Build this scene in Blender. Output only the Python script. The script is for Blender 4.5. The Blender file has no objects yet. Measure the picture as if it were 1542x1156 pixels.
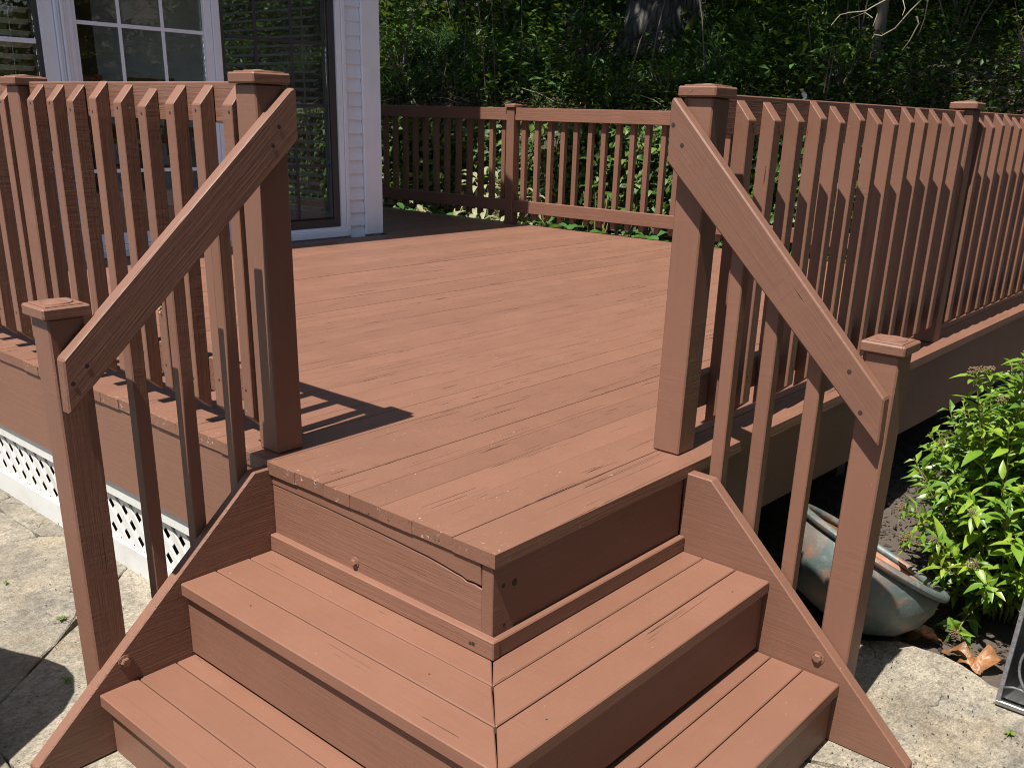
import bpy, bmesh, math, random
import numpy as np
from mathutils import Vector, Matrix
random.seed(7)
rng = np.random.default_rng(11)
S = bpy.context.scene
COL = S.collection

# ------------------------------------------------------------------ camera
cam_d = bpy.data.cameras.new('camera')
cam = bpy.data.objects.new('camera', cam_d)
COL.objects.link(cam)
CAM = Vector((-1.4517, -1.2903, 0.932))
Rv = Vector((0.65899992, -0.75167768, 0.02645314))
Uv = Vector((0.24120113, 0.24451363, 0.93916724))
Fv = Vector((0.7124192, 0.61253061, -0.34243997))
cam.matrix_world = Matrix(((Rv.x, Uv.x, -Fv.x, CAM.x), (Rv.y, Uv.y, -Fv.y, CAM.y), (Rv.z, Uv.z, -Fv.z, CAM.z), (0, 0, 0, 1)))
cam_d.sensor_width = 36.0
cam_d.lens = 1428.54 / 1542 * 36.0
cam_d.shift_y = 116.9 / 1542
cam_d.clip_start = 0.05
cam_d.clip_end = 400
S.camera = cam

# ------------------------------------------------------------------ world, sun, exposure
W = bpy.data.worlds.new('World')
S.world = W
W.use_nodes = True
nt = W.node_tree
bg = nt.nodes['Background']
sky = nt.nodes.new('ShaderNodeTexSky')
sky.sky_type = 'NISHITA'
sky.sun_disc = False
SUN_TO = Vector((-0.452, -0.038, 1.0)).normalized()      # from the scene to the sun
sky.sun_elevation = math.asin(SUN_TO.z)
sky.sun_rotation = math.atan2(SUN_TO.x, SUN_TO.y)
sky.air_density = 1.0
sky.dust_density = 1.2
nt.links.new(sky.outputs[0], bg.inputs['Color'])
bg.inputs['Strength'].default_value = 0.065
sun_d = bpy.data.lights.new('sun', 'SUN')
sun_d.energy = 4.6
sun_d.angle = math.radians(0.5)
sun_d.color = (1.0, 0.955, 0.88)
sun = bpy.data.objects.new('sun', sun_d)
COL.objects.link(sun)
sun.location = (-6, 0, 12)
sun.rotation_euler = (-SUN_TO).to_track_quat('-Z', 'Y').to_euler()
S.view_settings.view_transform = 'Standard'
S.view_settings.look = 'None'
S.view_settings.gamma = 1.0
S.view_settings.use_curve_mapping = False
S.view_settings.exposure = 1.20
S.render.engine = 'CYCLES'
S.cycles.max_bounces = 8
S.cycles.filter_width = 1.05
S.cycles.transparent_max_bounces = 16

# ------------------------------------------------------------------ materials
class NT:
    def __init__(s, name):
        s.m = bpy.data.materials.new(name)
        s.m.use_nodes = True
        s.t = s.m.node_tree
        s.p = s.t.nodes['Principled BSDF']
        s.out = s.t.nodes['Material Output']
    def n(s, kind, **kw):
        x = s.t.nodes.new('ShaderNode' + kind)
        for k, v in kw.items():
            if k.startswith('i_'):
                key = k[2:]
                key = int(key) if key.isdigit() else key
                x.inputs[key].default_value = v
            else:
                setattr(x, k, v)
        return x
    def l(s, a, b):
        s.t.links.new(a, b)
    def math(s, op, a, b=None, clamp=False):
        x = s.n('Math', operation=op, use_clamp=clamp)
        for i, v in enumerate((a, b)):
            if v is None: continue
            if isinstance(v, (int, float)): x.inputs[i].default_value = v
            else: s.l(v, x.inputs[i])
        return x.outputs[0]
    def vmul(s, v, xyz):
        x = s.n('VectorMath', operation='MULTIPLY')
        s.l(v, x.inputs[0]); x.inputs[1].default_value = xyz
        return x.outputs[0]
    def noise(s, vec, scale, detail=4, rough=0.55, dist=0.0):
        x = s.n('TexNoise', i_Scale=scale, i_Detail=detail, i_Roughness=rough, i_Distortion=dist)
        s.l(vec, x.inputs['Vector'])
        return x.outputs['Fac']
    def ramp(s, fac, stops):
        x = s.n('ValToRGB')
        e = x.color_ramp.elements
        while len(e) < len(stops): e.new(0.5)
        for q, (pos, c) in zip(e, stops):
            q.position = pos
            q.color = c if len(c) == 4 else (*c, 1)
        s.l(fac, x.inputs[0])
        return x.outputs[0]
    def step(s, fac, a, b):
        x = s.n('MapRange', clamp=True)
        x.inputs[1].default_value = a; x.inputs[2].default_value = b
        s.l(fac, x.inputs[0])
        return x.outputs[0]
    def mix(s, fac, a, b, blend='MIX'):
        x = s.n('Mix', data_type='RGBA', blend_type=blend)
        for i, v in ((0, fac), (6, a), (7, b)):
            if isinstance(v, (int, float)): x.inputs[i].default_value = v
            elif isinstance(v, tuple): x.inputs[i].default_value = (*v, 1) if len(v) == 3 else v
            else: s.l(v, x.inputs[i])
        return x.outputs[2]
    def bump(s, h, strength, dist, prev=None):
        x = s.n('Bump', i_Strength=strength, i_Distance=dist)
        s.l(h, x.inputs['Height'])
        if prev is not None: s.l(prev, x.inputs['Normal'])
        return x.outputs[0]
    def objvec(s):
        tc = s.n('TexCoord').outputs['Object']
        rnd = s.n('ObjectInfo').outputs['Random']
        off = s.n('VectorMath', operation='SCALE'); off.inputs[0].default_value = (37.1, 11.7, 53.3)
        s.l(rnd, off.inputs['Scale'])
        add = s.n('VectorMath', operation='ADD')
        s.l(tc, add.inputs[0]); s.l(off.outputs[0], add.inputs[1])
        return add.outputs[0], rnd, tc

PAINT = (0.156, 0.0750, 0.0495)
def paint(name, rough_grain=0.35, cracks=0.0, chips=0.0, edgechips=False, base=PAINT, satin=0.42):
    k = NT(name)
    v, rnd, raw = k.objvec()
    grain = k.noise(k.vmul(v, (1.6, 42, 42)), 2.2, 6, 0.62, 0.25)
    fine = k.noise(k.vmul(v, (5, 160, 160)), 2.0, 3, 0.6)
    blotch = k.noise(v, 4.5, 4, 0.6)
    fleck = k.noise(v, 55, 3, 0.6)
    col = k.mix(k.step(blotch, 0.25, 0.75), tuple(c * 0.95 for c in base), tuple(c * 1.05 for c in base))
    tint = k.math('ADD', k.math('MULTIPLY', rnd, 0.16), 0.92)
    hs = k.n('HueSaturation'); k.l(col, hs.inputs['Color']); k.l(tint, hs.inputs['Value'])
    col = hs.outputs[0]
    thin = k.noise(k.vmul(v, (0.7, 75, 75)), 2.2, 3, 0.6, 0.1)
    col = k.mix(k.math('MULTIPLY', k.step(thin, 0.60, 0.70), 0.22), col, tuple(c * 0.70 for c in base))
    col = k.mix(k.math('MULTIPLY', k.step(fleck, 0.6, 0.72), 0.16), col, tuple(c * 1.35 for c in base))
    h = k.math('ADD', k.math('MULTIPLY', grain, 0.7), k.math('MULTIPLY', fine, 0.3))
    nrm = k.bump(h, rough_grain, 0.006)
    saw = k.noise(k.vmul(v, (75, 5, 5)), 1.0, 3, 0.6)
    nrm = k.bump(k.math('MULTIPLY', saw, k.step(k.noise(v, 5, 2), 0.45, 0.62)), 0.22, 0.004, nrm)
    lump = k.noise(v, 26, 3, 0.55)
    nrm = k.bump(lump, 0.10, 0.004, nrm)
    if cracks > 0:
        cn = k.noise(k.vmul(v, (0.30, 20, 20)), 2.4, 1, 0.4, 0.05)
        line = k.math('SUBTRACT', 1.0, k.step(k.math('ABSOLUTE', k.math('SUBTRACT', cn, 0.5)), 0.002, 0.013))
        mask = k.step(k.noise(k.vmul(v, (1.5, 17, 17)), 1.3, 4, 0.65), 0.665 - 0.055 * cracks, 0.70 - 0.055 * cracks)
        cr = k.math('MULTIPLY', line, mask)
        col = k.mix(k.math('MULTIPLY', cr, 0.9), col, (0.022, 0.011, 0.008))
        nrm = k.bump(k.math('SUBTRACT', 1.0, cr), 0.7, 0.004, nrm)
    if chips > 0:
        cp = k.noise(k.vmul(v, (60, 85, 60)), 1.0, 4, 0.7)
        area = k.step(k.noise(v, 7.5, 3), 0.50, 0.68)
        amt = k.math('MULTIPLY', k.step(cp, 0.700 - 0.03 * chips, 0.725 - 0.03 * chips), area)
        if edgechips:
            sx = k.n('SeparateXYZ'); k.l(raw, sx.inputs[0])
            near = k.math('SUBTRACT', 1.0, k.step(sx.outputs[0], 0.0, 0.16))
            cp2 = k.noise(k.vmul(v, (70, 55, 60)), 1.0, 5, 0.75)
            e = k.math('MULTIPLY', k.step(k.math('ADD', cp2, k.math('MULTIPLY', near, 0.13)), 0.735, 0.765), k.step(near, 0.05, 0.5))
            e = k.math('MULTIPLY', e, k.step(k.noise(v, 9, 2), 0.42, 0.56))
            amt = k.math('MAXIMUM', amt, e)
        col = k.mix(k.math('MULTIPLY', amt, 0.8), col, (0.42, 0.32, 0.265))
        nrm = k.bump(k.math('SUBTRACT', 1.0, amt), 0.4, 0.002, nrm)
    k.l(col, k.p.inputs['Base Color'])
    k.l(k.math('ADD', satin, k.math('MULTIPLY', blotch, 0.22)), k.p.inputs['Roughness'])
    k.p.inputs['Specular IOR Level'].default_value = 0.36
    k.l(nrm, k.p.inputs['Normal'])
    return k.m

M = {}
M['paint'] = paint('brown_deck_paint', 0.28, 0.2, 0.5)
M['deck'] = paint('brown_deck_paint_worn', 0.30, 2.2, 1.4, True, satin=0.36)
M['tread'] = paint('brown_tread_paint', 0.16, 0.25, 0.5, satin=0.33)
M['rough'] = paint('brown_rough_sawn_paint', 0.52, 0.7, 0.3)
M['fascia'] = paint('brown_fascia_paint', 0.25, 0.4, 0.3)

def plain(name, col, rough=0.5, var=0.08, bump=0.1, scale=9, spec=0.5, metal=0.0, stretch=(1, 1, 1), dark=None, darkamt=0.0):
    k = NT(name)
    v, rnd, raw = k.objvec()
    n = k.noise(k.vmul(v, stretch), scale, 5, 0.6)
    c = k.mix(n, tuple(x * (1 - var * 2) for x in col), tuple(min(1, x * (1 + var * 2)) for x in col))
    hs = k.n('HueSaturation'); k.l(c, hs.inputs['Color']); k.l(k.math('ADD', 1 - var / 2, k.math('MULTIPLY', rnd, var)), hs.inputs['Value'])
    c = hs.outputs[0]
    if dark:
        dn = k.noise(v, scale * 0.45, 6, 0.7)
        c = k.mix(k.math('MULTIPLY', k.step(dn, 0.5, 0.72), darkamt), c, dark)
    k.l(c, k.p.inputs['Base Color'])
    k.p.inputs['Roughness'].default_value = rough
    k.p.inputs['Metallic'].default_value = metal
    k.p.inputs['Specular IOR Level'].default_value = spec
    if bump: k.l(k.bump(k.noise(k.vmul(v, stretch), scale * 3, 5, 0.65), bump, 0.004), k.p.inputs['Normal'])
    return k.m
M['white'] = plain('white_vinyl', (0.72, 0.80, 0.92), 0.42, 0.03, 0.03, dark=(0.55, 0.54, 0.5), darkamt=0.25)
M['siding'] = plain('pale_grey_siding', (0.66, 0.74, 0.86), 0.5, 0.03, 0.12, 12, stretch=(1, 8, 8), dark=(0.45, 0.43, 0.42), darkamt=0.3)
M['lattice'] = plain('white_lattice_plastic', (0.50, 0.50, 0.485), 0.5, 0.03, 0.05, dark=(0.30, 0.27, 0.21), darkamt=0.45)
M['roof'] = plain('grey_shingle', (0.12, 0.115, 0.11), 0.9, 0.2, 0.6, 30)
M['inwall'] = plain('interior_wall_paint', (0.20, 0.125, 0.07), 0.8)
M['infloor'] = plain('interior_wood_floor', (0.16, 0.08, 0.04), 0.4, 0.2, 0.1, 6, stretch=(1, 12, 1))
M['inwood'] = plain('interior_oak', (0.36, 0.17, 0.07), 0.45, 0.2, 0.1, 5, stretch=(1, 10, 10))
M['inlight'] = plain('interior_pale_wall', (0.55, 0.5, 0.42), 0.8)
M['blind'] = plain('white_blind_slat', (0.85, 0.86, 0.84), 0.45, 0.02, 0.0)
M['screenframe'] = plain('dark_screen_frame', (0.035, 0.037, 0.04), 0.45, 0.1, 0.05)
M['dimmedmuntin'] = plain('screen_dimmed_muntin', (0.22, 0.23, 0.25), 0.5, 0.05, 0.03)  # muntins darkened in colour, as if dimmed by the insect screen
M['nail'] = plain('dark_nail_hole', (0.02, 0.012, 0.01), 0.7)
M['earth'] = plain('dark_garden_soil', (0.055, 0.042, 0.032), 0.95, 0.25, 1.0, 40)
M['joint'] = plain('patio_joint_dirt', (0.15, 0.12, 0.085), 0.95, 0.25, 0.8, 40)
M['darkwood'] = plain('bare_joist_wood', (0.10, 0.065, 0.04), 0.85, 0.2, 0.3, 8, stretch=(1, 10, 10))
M['iron'] = plain('speckled_pewter_metal', (0.20, 0.20, 0.21), 0.5, 0.35, 0.5, 120, metal=0.55, dark=(0.06, 0.06, 0.06), darkamt=0.8)
M['silver'] = plain('bright_pewter_edge', (0.30, 0.30, 0.30), 0.35, 0.2, 0.2, 60, metal=0.8)
M['lanternglass'] = None
M['dryleaf'] = plain('dry_orange_leaf', (0.17, 0.075, 0.028), 0.4, 0.45, 0.6, 26, dark=(0.08, 0.035, 0.015), darkamt=0.7)
M['debris'] = plain('dry_seed_debris', (0.30, 0.20, 0.11), 0.8, 0.3, 0.5, 60)
M['paleleaf'] = plain('bleached_leaf', (0.7, 0.68, 0.6), 0.6, 0.1, 0.1)
M['twig'] = plain('pale_dead_twig', (0.24, 0.205, 0.145), 0.8, 0.2, 0.4, 30)
M['stem'] = plain('reddish_green_stem', (0.20, 0.17, 0.06), 0.6, 0.2, 0.1)
M['flower'] = plain('spent_brown_flower', (0.13, 0.085, 0.05), 0.9, 0.3, 0.5, 60)
M['sapbark'] = plain('sapling_bark', (0.11, 0.085, 0.065), 0.9, 0.25, 0.8, 20, stretch=(1, 1, 0.3))

def bark():
    k = NT('oak_bark')
    tc = k.n('TexCoord').outputs['Object']
    v = k.vmul(tc, (1, 1, 0.22))
    vo = k.n('TexVoronoi', i_Scale=13.0, feature='DISTANCE_TO_EDGE'); k.l(v, vo.inputs['Vector'])
    d = k.step(vo.outputs['Distance'], 0.0, 0.25)
    n = k.noise(tc, 9, 6, 0.7)
    c = k.mix(d, (0.025, 0.022, 0.02), (0.075, 0.07, 0.065))
    c = k.mix(k.math('MULTIPLY', n, 0.6), c, (0.05, 0.05, 0.043))
    k.l(c, k.p.inputs['Base Color']); k.p.inputs['Roughness'].default_value = 0.95
    k.l(k.bump(k.math('ADD', d, k.math('MULTIPLY', n, 0.5)), 0.9, 0.05), k.p.inputs['Normal'])
    return k.m
M['bark'] = bark()

def stone(name, a, b, dark, scale=5.0, darkamt=0.55, bump=0.8):
    k = NT(name)
    v, rnd, raw = k.objvec()
    n1 = k.noise(v, scale, 8, 0.68, 0.4)
    n2 = k.noise(v, scale * 7, 6, 0.75)
    n3 = k.noise(v, scale * 0.55, 5, 0.6, 0.6)
    n4 = k.noise(v, scale * 36, 3, 0.7)
    c = k.mix(k.step(n1, 0.3, 0.7), a, b)
    c = k.mix(k.math('MULTIPLY', k.step(n2, 0.52, 0.68), 0.6), c, tuple(x * 0.62 for x in a))
    c = k.mix(k.math('MULTIPLY', k.step(n4, 0.52, 0.70), 0.5), c, tuple(x * 0.42 for x in a))
    c = k.mix(k.math('MULTIPLY', k.math('MULTIPLY', k.step(n3, 0.50, 0.66), k.step(n2, 0.30, 0.62)), darkamt), c, dark)
    c = k.mix(k.math('MULTIPLY', k.step(n2, 0.66, 0.72), 0.5), c, tuple(min(1, x * 1.5) for x in b))
    warm = k.noise(v, scale * 0.8, 3)
    c = k.mix(k.math('MULTIPLY', k.step(warm, 0.52, 0.75), 0.35), c, (b[0] * 0.95, b[1] * 0.78, b[2] * 0.55))
    crv = k.n('TexVoronoi', i_Scale=scale * 0.75, feature='DISTANCE_TO_EDGE')
    wob = k.n('VectorMath', operation='ADD'); k.l(v, wob.inputs[0])
    wn = k.n('TexNoise', i_Scale=scale * 1.6, i_Detail=5.0); k.l(v, wn.inputs['Vector'])
    sc = k.n('VectorMath', operation='SCALE'); k.l(wn.outputs['Color'], sc.inputs[0]); sc.inputs['Scale'].default_value = 0.22
    k.l(sc.outputs[0], wob.inputs[1]); k.l(wob.outputs[0], crv.inputs['Vector'])
    crk = k.math('MULTIPLY', k.math('SUBTRACT', 1.0, k.step(crv.outputs['Distance'], 0.0, 0.008)), k.step(n3, 0.56, 0.62))
    c = k.mix(k.math('MULTIPLY', crk, 0.75), c, tuple(x * 0.2 for x in a))
    hs = k.n('HueSaturation'); k.l(c, hs.inputs['Color'])
    n5 = k.noise(k.vmul(v, (1.0, 2.2, 1.0)), scale * 22, 6, 0.8)
    n6 = k.noise(k.vmul(v, (1.0, 1.7, 1.0)), scale * 9, 5, 0.75, 0.5)
    grit = k.math('ADD', 0.36, k.math('ADD', k.math('MULTIPLY', k.step(n5, 0.32, 0.68), 0.75), k.math('MULTIPLY', k.step(n6, 0.34, 0.66), 0.55)))
    k.l(k.math('MULTIPLY', grit, k.math('ADD', 0.88, k.math('MULTIPLY', rnd, 0.24))), hs.inputs['Value'])
    k.l(hs.outputs[0], k.p.inputs['Base Color'])
    k.p.inputs['Roughness'].default_value = 0.88
    k.p.inputs['Specular IOR Level'].default_value = 0.3
    h = k.math('ADD', k.math('ADD', k.math('MULTIPLY', n1, 0.6), k.math('MULTIPLY', n2, 0.35)), k.math('MULTIPLY', n4, 0.12))
    h = k.math('SUBTRACT', h, k.math('MULTIPLY', crk, 0.3))
    k.l(k.bump(h, bump, 0.035), k.p.inputs['Normal'])
    return k.m
M['flag'] = stone('weathered_flagstone', (0.140, 0.122, 0.095), (0.310, 0.273, 0.213), (0.078, 0.074, 0.070), 3.6, 0.6, 1.0)
M['block'] = stone('mossy_wall_stone', (0.09, 0.08, 0.06), (0.17, 0.15, 0.115), (0.03, 0.034, 0.022), 6.0, 0.85)

def leafmat(name, cols, trans=0.35, rough=0.5, spec=0.35, island=True):
    k = NT(name)
    if island:
        r = k.n('NewGeometry').outputs['Random Per Island']
    else:
        r = k.n('ObjectInfo').outputs['Random']
    n = len(cols)
    c = k.ramp(r, [(i / (n - 1), q) for i, q in enumerate(cols)])
    tc = k.n('TexCoord').outputs['Object']
    nz = k.noise(tc, 60, 3)
    c = k.mix(k.math('MULTIPLY', k.step(nz, 0.4, 0.7), 0.25), c, tuple(x * 0.6 for x in cols[0]))
    k.l(c, k.p.inputs['Base Color'])
    k.p.inputs['Roughness'].default_value = rough
    k.p.inputs['Specular IOR Level'].default_value = spec
    tr = k.n('BsdfTranslucent')
    c2 = k.mix(0.4, c, (0.20, 0.24, 0.02))
    k.l(c2, tr.inputs['Color'])
    mx = k.n('MixShader', i_0=trans)
    k.l(k.p.outputs[0], mx.inputs[1]); k.l(tr.outputs[0], mx.inputs[2])
    k.l(mx.outputs[0], k.out.inputs['Surface'])
    return k.m
M['spirea'] = leafmat('spirea_leaf', [(0.088, 0.200, 0.028), (0.141, 0.261, 0.025), (0.210, 0.331, 0.028), (0.288, 0.370, 0.037)], 0.42, 0.40, 0.5, island=False)
M['spirea_small'] = leafmat('spirea_small_leaf', [(0.088, 0.200, 0.028), (0.149, 0.278, 0.025), (0.236, 0.339, 0.031)], 0.42, 0.40, 0.5)
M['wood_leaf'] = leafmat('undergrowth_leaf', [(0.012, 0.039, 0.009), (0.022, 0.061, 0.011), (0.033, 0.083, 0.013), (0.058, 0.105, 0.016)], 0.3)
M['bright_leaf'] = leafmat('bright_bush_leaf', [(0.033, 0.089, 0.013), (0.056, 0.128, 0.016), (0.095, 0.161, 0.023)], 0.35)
M['yellow_leaf'] = leafmat('yellow_green_leaf', [(0.083, 0.139, 0.016), (0.133, 0.177, 0.028), (0.177, 0.211, 0.033)], 0.35)
M['canopy'] = leafmat('tree_canopy_leaf', [(0.016, 0.047, 0.011), (0.028, 0.067, 0.011), (0.041, 0.083, 0.016)], 0.3)
M['grass'] = leafmat('woodland_grass', [(0.016, 0.056, 0.011), (0.030, 0.083, 0.016), (0.056, 0.111, 0.023)], 0.3)
M['litter'] = leafmat('brown_leaf_litter', [(0.028, 0.016, 0.010), (0.061, 0.036, 0.020), (0.122, 0.077, 0.044)], 0.1, 0.8, 0.2)
M['mulch'] = leafmat('dark_mulch_chip', [(0.016, 0.012, 0.010), (0.033, 0.025, 0.020), (0.067, 0.047, 0.033)], 0.0, 0.9, 0.2)
M['hosta'] = leafmat('hosta_leaf', [(0.039, 0.111, 0.025), (0.067, 0.149, 0.033), (0.095, 0.183, 0.044)], 0.3, 0.4, 0.4)
M['palehosta'] = leafmat('cream_variegated_leaf', [(0.233, 0.233, 0.122), (0.305, 0.288, 0.183), (0.194, 0.221, 0.095)], 0.3, 0.5, 0.3)
M['ivy'] = leafmat('ivy_leaf', [(0.036, 0.077, 0.013), (0.028, 0.072, 0.011), (0.061, 0.122, 0.016), (0.111, 0.167, 0.025)], 0.3)
M['greenfallen'] = leafmat('fresh_fallen_leaf', [(0.089, 0.167, 0.016), (0.122, 0.200, 0.028)], 0.3, island=False)

def glass(name, tint, ior=1.5, boost=2.0, dirt=0.0):
    k = NT(name)
    fr = k.n('Fresnel', i_IOR=ior)
    f = k.math('MULTIPLY', fr.outputs[0], boost, clamp=True)
    tr = k.n('BsdfTransparent'); tr.inputs[0].default_value = (*tint, 1)
    gl = k.n('BsdfGlossy', i_Roughness=0.0); gl.inputs[0].default_value = (1, 1, 1, 1)
    mx = k.n('MixShader'); k.l(f, mx.inputs[0]); k.l(tr.outputs[0], mx.inputs[1]); k.l(gl.outputs[0], mx.inputs[2])
    o = mx.outputs[0]
    if dirt:
        df = k.n('BsdfDiffuse'); df.inputs[0].default_value = (0.035, 0.037, 0.04, 1)
        m2 = k.n('MixShader', i_0=dirt); k.l(o, m2.inputs[1]); k.l(df.outputs[0], m2.inputs[2]); o = m2.outputs[0]
    k.l(o, k.out.inputs['Surface'])
    return k.m
M['pane'] = glass('window_glass', (0.86, 0.9, 0.88), 1.5, 1.35)
M['screen'] = glass('dark_insect_screen', (0.95, 0.95, 0.95), 1.2, 0.3, 0.30)
M['lanternglass'] = glass('smoky_lantern_glass', (0.45, 0.46, 0.46), 1.5, 1.6, 0.3)

def copper():
    k = NT('verdigris_copper')
    v = k.n('TexCoord').outputs['Object']
    n1 = k.noise(v, 7, 6, 0.65, 0.8)
    n2 = k.noise(v, 22, 5, 0.7, 0.4)
    c = k.mix(k.step(n1, 0.47, 0.68), (0.085, 0.112, 0.108), (0.19, 0.125, 0.095))
    c = k.mix(k.math('MULTIPLY', k.step(n2, 0.50, 0.66), 0.7), c, (0.17, 0.20, 0.19))
    c = k.mix(k.math('MULTIPLY', k.step(k.noise(v, 11, 4), 0.54, 0.68), 0.7), c, (0.25, 0.10, 0.05))
    k.l(c, k.p.inputs['Base Color'])
    k.p.inputs['Metallic'].default_value = 0.25
    k.l(k.math('ADD', 0.38, k.math('MULTIPLY', n2, 0.3)), k.p.inputs['Roughness'])
    k.l(k.bump(n2, 0.25, 0.01), k.p.inputs['Normal'])
    return k.m
M['copper'] = copper()
M['rust'] = plain('orange_copper_rust', (0.24, 0.095, 0.045), 0.55, 0.3, 0.3, 14, metal=0.2, dark=(0.22, 0.22, 0.2), darkamt=0.7)

# ------------------------------------------------------------------ object helpers
WM = {}          # world matrices, kept so that children can be parented without the depsgraph
def link(name, data, mat4, parent=None):
    o = bpy.data.objects.new(name, data)
    COL.objects.link(o)
    WM[o.name] = mat4
    if parent is not None:
        o.parent = parent
        o.matrix_local = WM[parent.name].inverted() @ mat4
    else:
        o.matrix_world = mat4
    return o
def tag(o, label=None, cat=None, group=None, kind=None):
    if label: o['label'] = label
    if cat: o['category'] = cat
    if group: o['group'] = group
    if kind: o['kind'] = kind
    return o
def thing(name, label, cat, loc, group=None):
    return tag(link(name, None, Matrix.Translation(loc)), label, cat, group)
def mesh_from_bm(name, bm, mat, smooth=False):
    me = bpy.data.meshes.new(name)
    bm.normal_update()
    bm.to_mesh(me); bm.free()
    if mat: me.materials.append(mat)
    if smooth:
        for p in me.polygons: p.use_smooth = True
    return me
def mesh_np(name, verts, faces, mat, smooth=False):
    """verts (n,3), faces (m,k) all of one size"""
    verts = np.asarray(verts, np.float32); faces = np.asarray(faces, np.int32)
    me = bpy.data.meshes.new(name)
    me.vertices.add(len(verts)); me.vertices.foreach_set('co', verts.ravel())
    m, kk = faces.shape
    me.loops.add(m * kk); me.loops.foreach_set('vertex_index', faces.ravel())
    me.polygons.add(m)
    me.polygons.foreach_set('loop_start', np.arange(0, m * kk, kk, dtype=np.int32))
    me.polygons.foreach_set('loop_total', np.full(m, kk, dtype=np.int32))
    if smooth: me.polygons.foreach_set('use_smooth', np.ones(m, bool))
    me.update(calc_edges=True)
    if mat: me.materials.append(mat)
    return me
_cache = {}
def beam_mesh(L, w, t, bev, mat, name):
    key = (round(L, 3), round(w, 4), round(t, 4), bev, mat.name)
    if key not in _cache:
        bm = bmesh.new()
        bmesh.ops.create_cube(bm, size=1.0)
        for v in bm.verts: v.co = Vector(((v.co.x + 0.5) * L, v.co.y * w, v.co.z * t))
        if bev: bmesh.ops.bevel(bm, geom=list(bm.edges), offset=bev, segments=1, affect='EDGES', profile=0.5)
        _cache[key] = mesh_from_bm(name, bm, mat)
    return _cache[key]
def frame(p0, x, y=None, z=None):
    x = Vector(x).normalized()
    if z is not None:
        z = Vector(z); z = (z - x * z.dot(x)).normalized(); y = z.cross(x)
    else:
        y = Vector(y); y = (y - x * y.dot(x)).normalized(); z = x.cross(y)
    m = Matrix((x, y, z)).transposed().to_4x4()
    m.translation = Vector(p0)
    return m
def beam(name, p0, p1, w, t, up, mat, parent, bev=0.0025, jit=0.0):
    """board along p0-p1 (centre line), width w across, thickness t along up"""
    p0, p1 = Vector(p0), Vector(p1)
    m = frame(p0, p1 - p0, z=up)
    if jit:
        m = m @ Matrix.Rotation(random.gauss(0, jit), 4, 'X') @ Matrix.Translation((0, random.gauss(0, jit * .05), random.gauss(0, jit * .05)))
    return link(name, beam_mesh((p1 - p0).length, w, t, bev, M[mat] if isinstance(mat, str) else mat, name), m, parent)
def box(name, lo, hi, mat, parent, bev=0.002, axis=0):
    """axis-aligned box; local x runs along the given world axis so that the grain follows it"""
    lo, hi = Vector(lo), Vector(hi)
    c = (lo + hi) / 2; d = hi - lo
    X = [Vector((1, 0, 0)), Vector((0, 1, 0)), Vector((0, 0, 1))]
    a, b, e = axis, (axis + 1) % 3, (axis + 2) % 3
    p0 = c - X[a] * d[a] / 2
    m = frame(p0, X[a], z=X[e])
    return link(name, beam_mesh(d[a], d[b], d[e], bev, M[mat] if isinstance(mat, str) else mat, name), m, parent)
def prism_bm(poly, t, bev=0.002):
    bm = bmesh.new()
    vs = [bm.verts.new((p[0], p[1], 0)) for p in poly]
    f = bm.faces.new(vs)
    r = bmesh.ops.extrude_face_region(bm, geom=[f])
    for v in [g for g in r['geom'] if isinstance(g, bmesh.types.BMVert)]: v.co.z += t
    bmesh.ops.recalc_face_normals(bm, faces=list(bm.faces))
    if bev: bmesh.ops.bevel(bm, geom=list(bm.edges), offset=bev, segments=1, affect='EDGES', profile=0.5)
    return bm
def prism(name, poly, t, m, mat, parent, bev=0.002):
    """polygon in the local xy plane of m, extruded along local z"""
    return link(name, mesh_from_bm(name, prism_bm(poly, t, bev), M[mat]), m, parent)
def tube_bm(bm, pts, r, seg=6):
    pts = [Vector(p) for p in pts]
    rs = r if isinstance(r, (list, tuple)) else [r] * len(pts)
    rings = []
    for i, p in enumerate(pts):
        d = (pts[min(i + 1, len(pts) - 1)] - pts[max(i - 1, 0)]).normalized()
        a = d.orthogonal().normalized() if not rings else None
        if rings:
            a = prev_a - d * prev_a.dot(d); a.normalize()
        prev_a = a
        b = d.cross(a)
        rings.append([bm.verts.new(p + (a * math.cos(2 * math.pi * k / seg) + b * math.sin(2 * math.pi * k / seg)) * rs[i]) for k in range(seg)])
    for i in range(len(rings) - 1):
        for k in range(seg):
            bm.faces.new((rings[i][k], rings[i][(k + 1) % seg], rings[i + 1][(k + 1) % seg], rings[i + 1][k]))
    bm.faces.new(rings[0][::-1]); bm.faces.new(rings[-1])
def lathe_bm(prof, seg=32, caps=False):
    bm = bmesh.new()
    rings = []
    for r, z in prof:
        if r < 1e-5: rings.append([bm.verts.new((0, 0, z))])
        else: rings.append([bm.verts.new((r * math.cos(2 * math.pi * k / seg), r * math.sin(2 * math.pi * k / seg), z)) for k in range(seg)])
    for a, b in zip(rings, rings[1:]):
        for k in range(seg):
            k2 = (k + 1) % seg
            if len(a) == 1 and len(b) == 1: continue
            if len(a) == 1: bm.faces.new((a[0], b[k], b[k2]))
            elif len(b) == 1: bm.faces.new((a[k], b[0], a[k2]))
            else: bm.faces.new((a[k], b[k], b[k2], a[k2]))
    bmesh.ops.recalc_face_normals(bm, faces=list(bm.faces))
    return bm
def T(x, y, z): return Matrix.Translation((x, y, z))
VX, VY, VZ = Vector((1, 0, 0)), Vector((0, 1, 0)), Vector((0, 0, 1))

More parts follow.
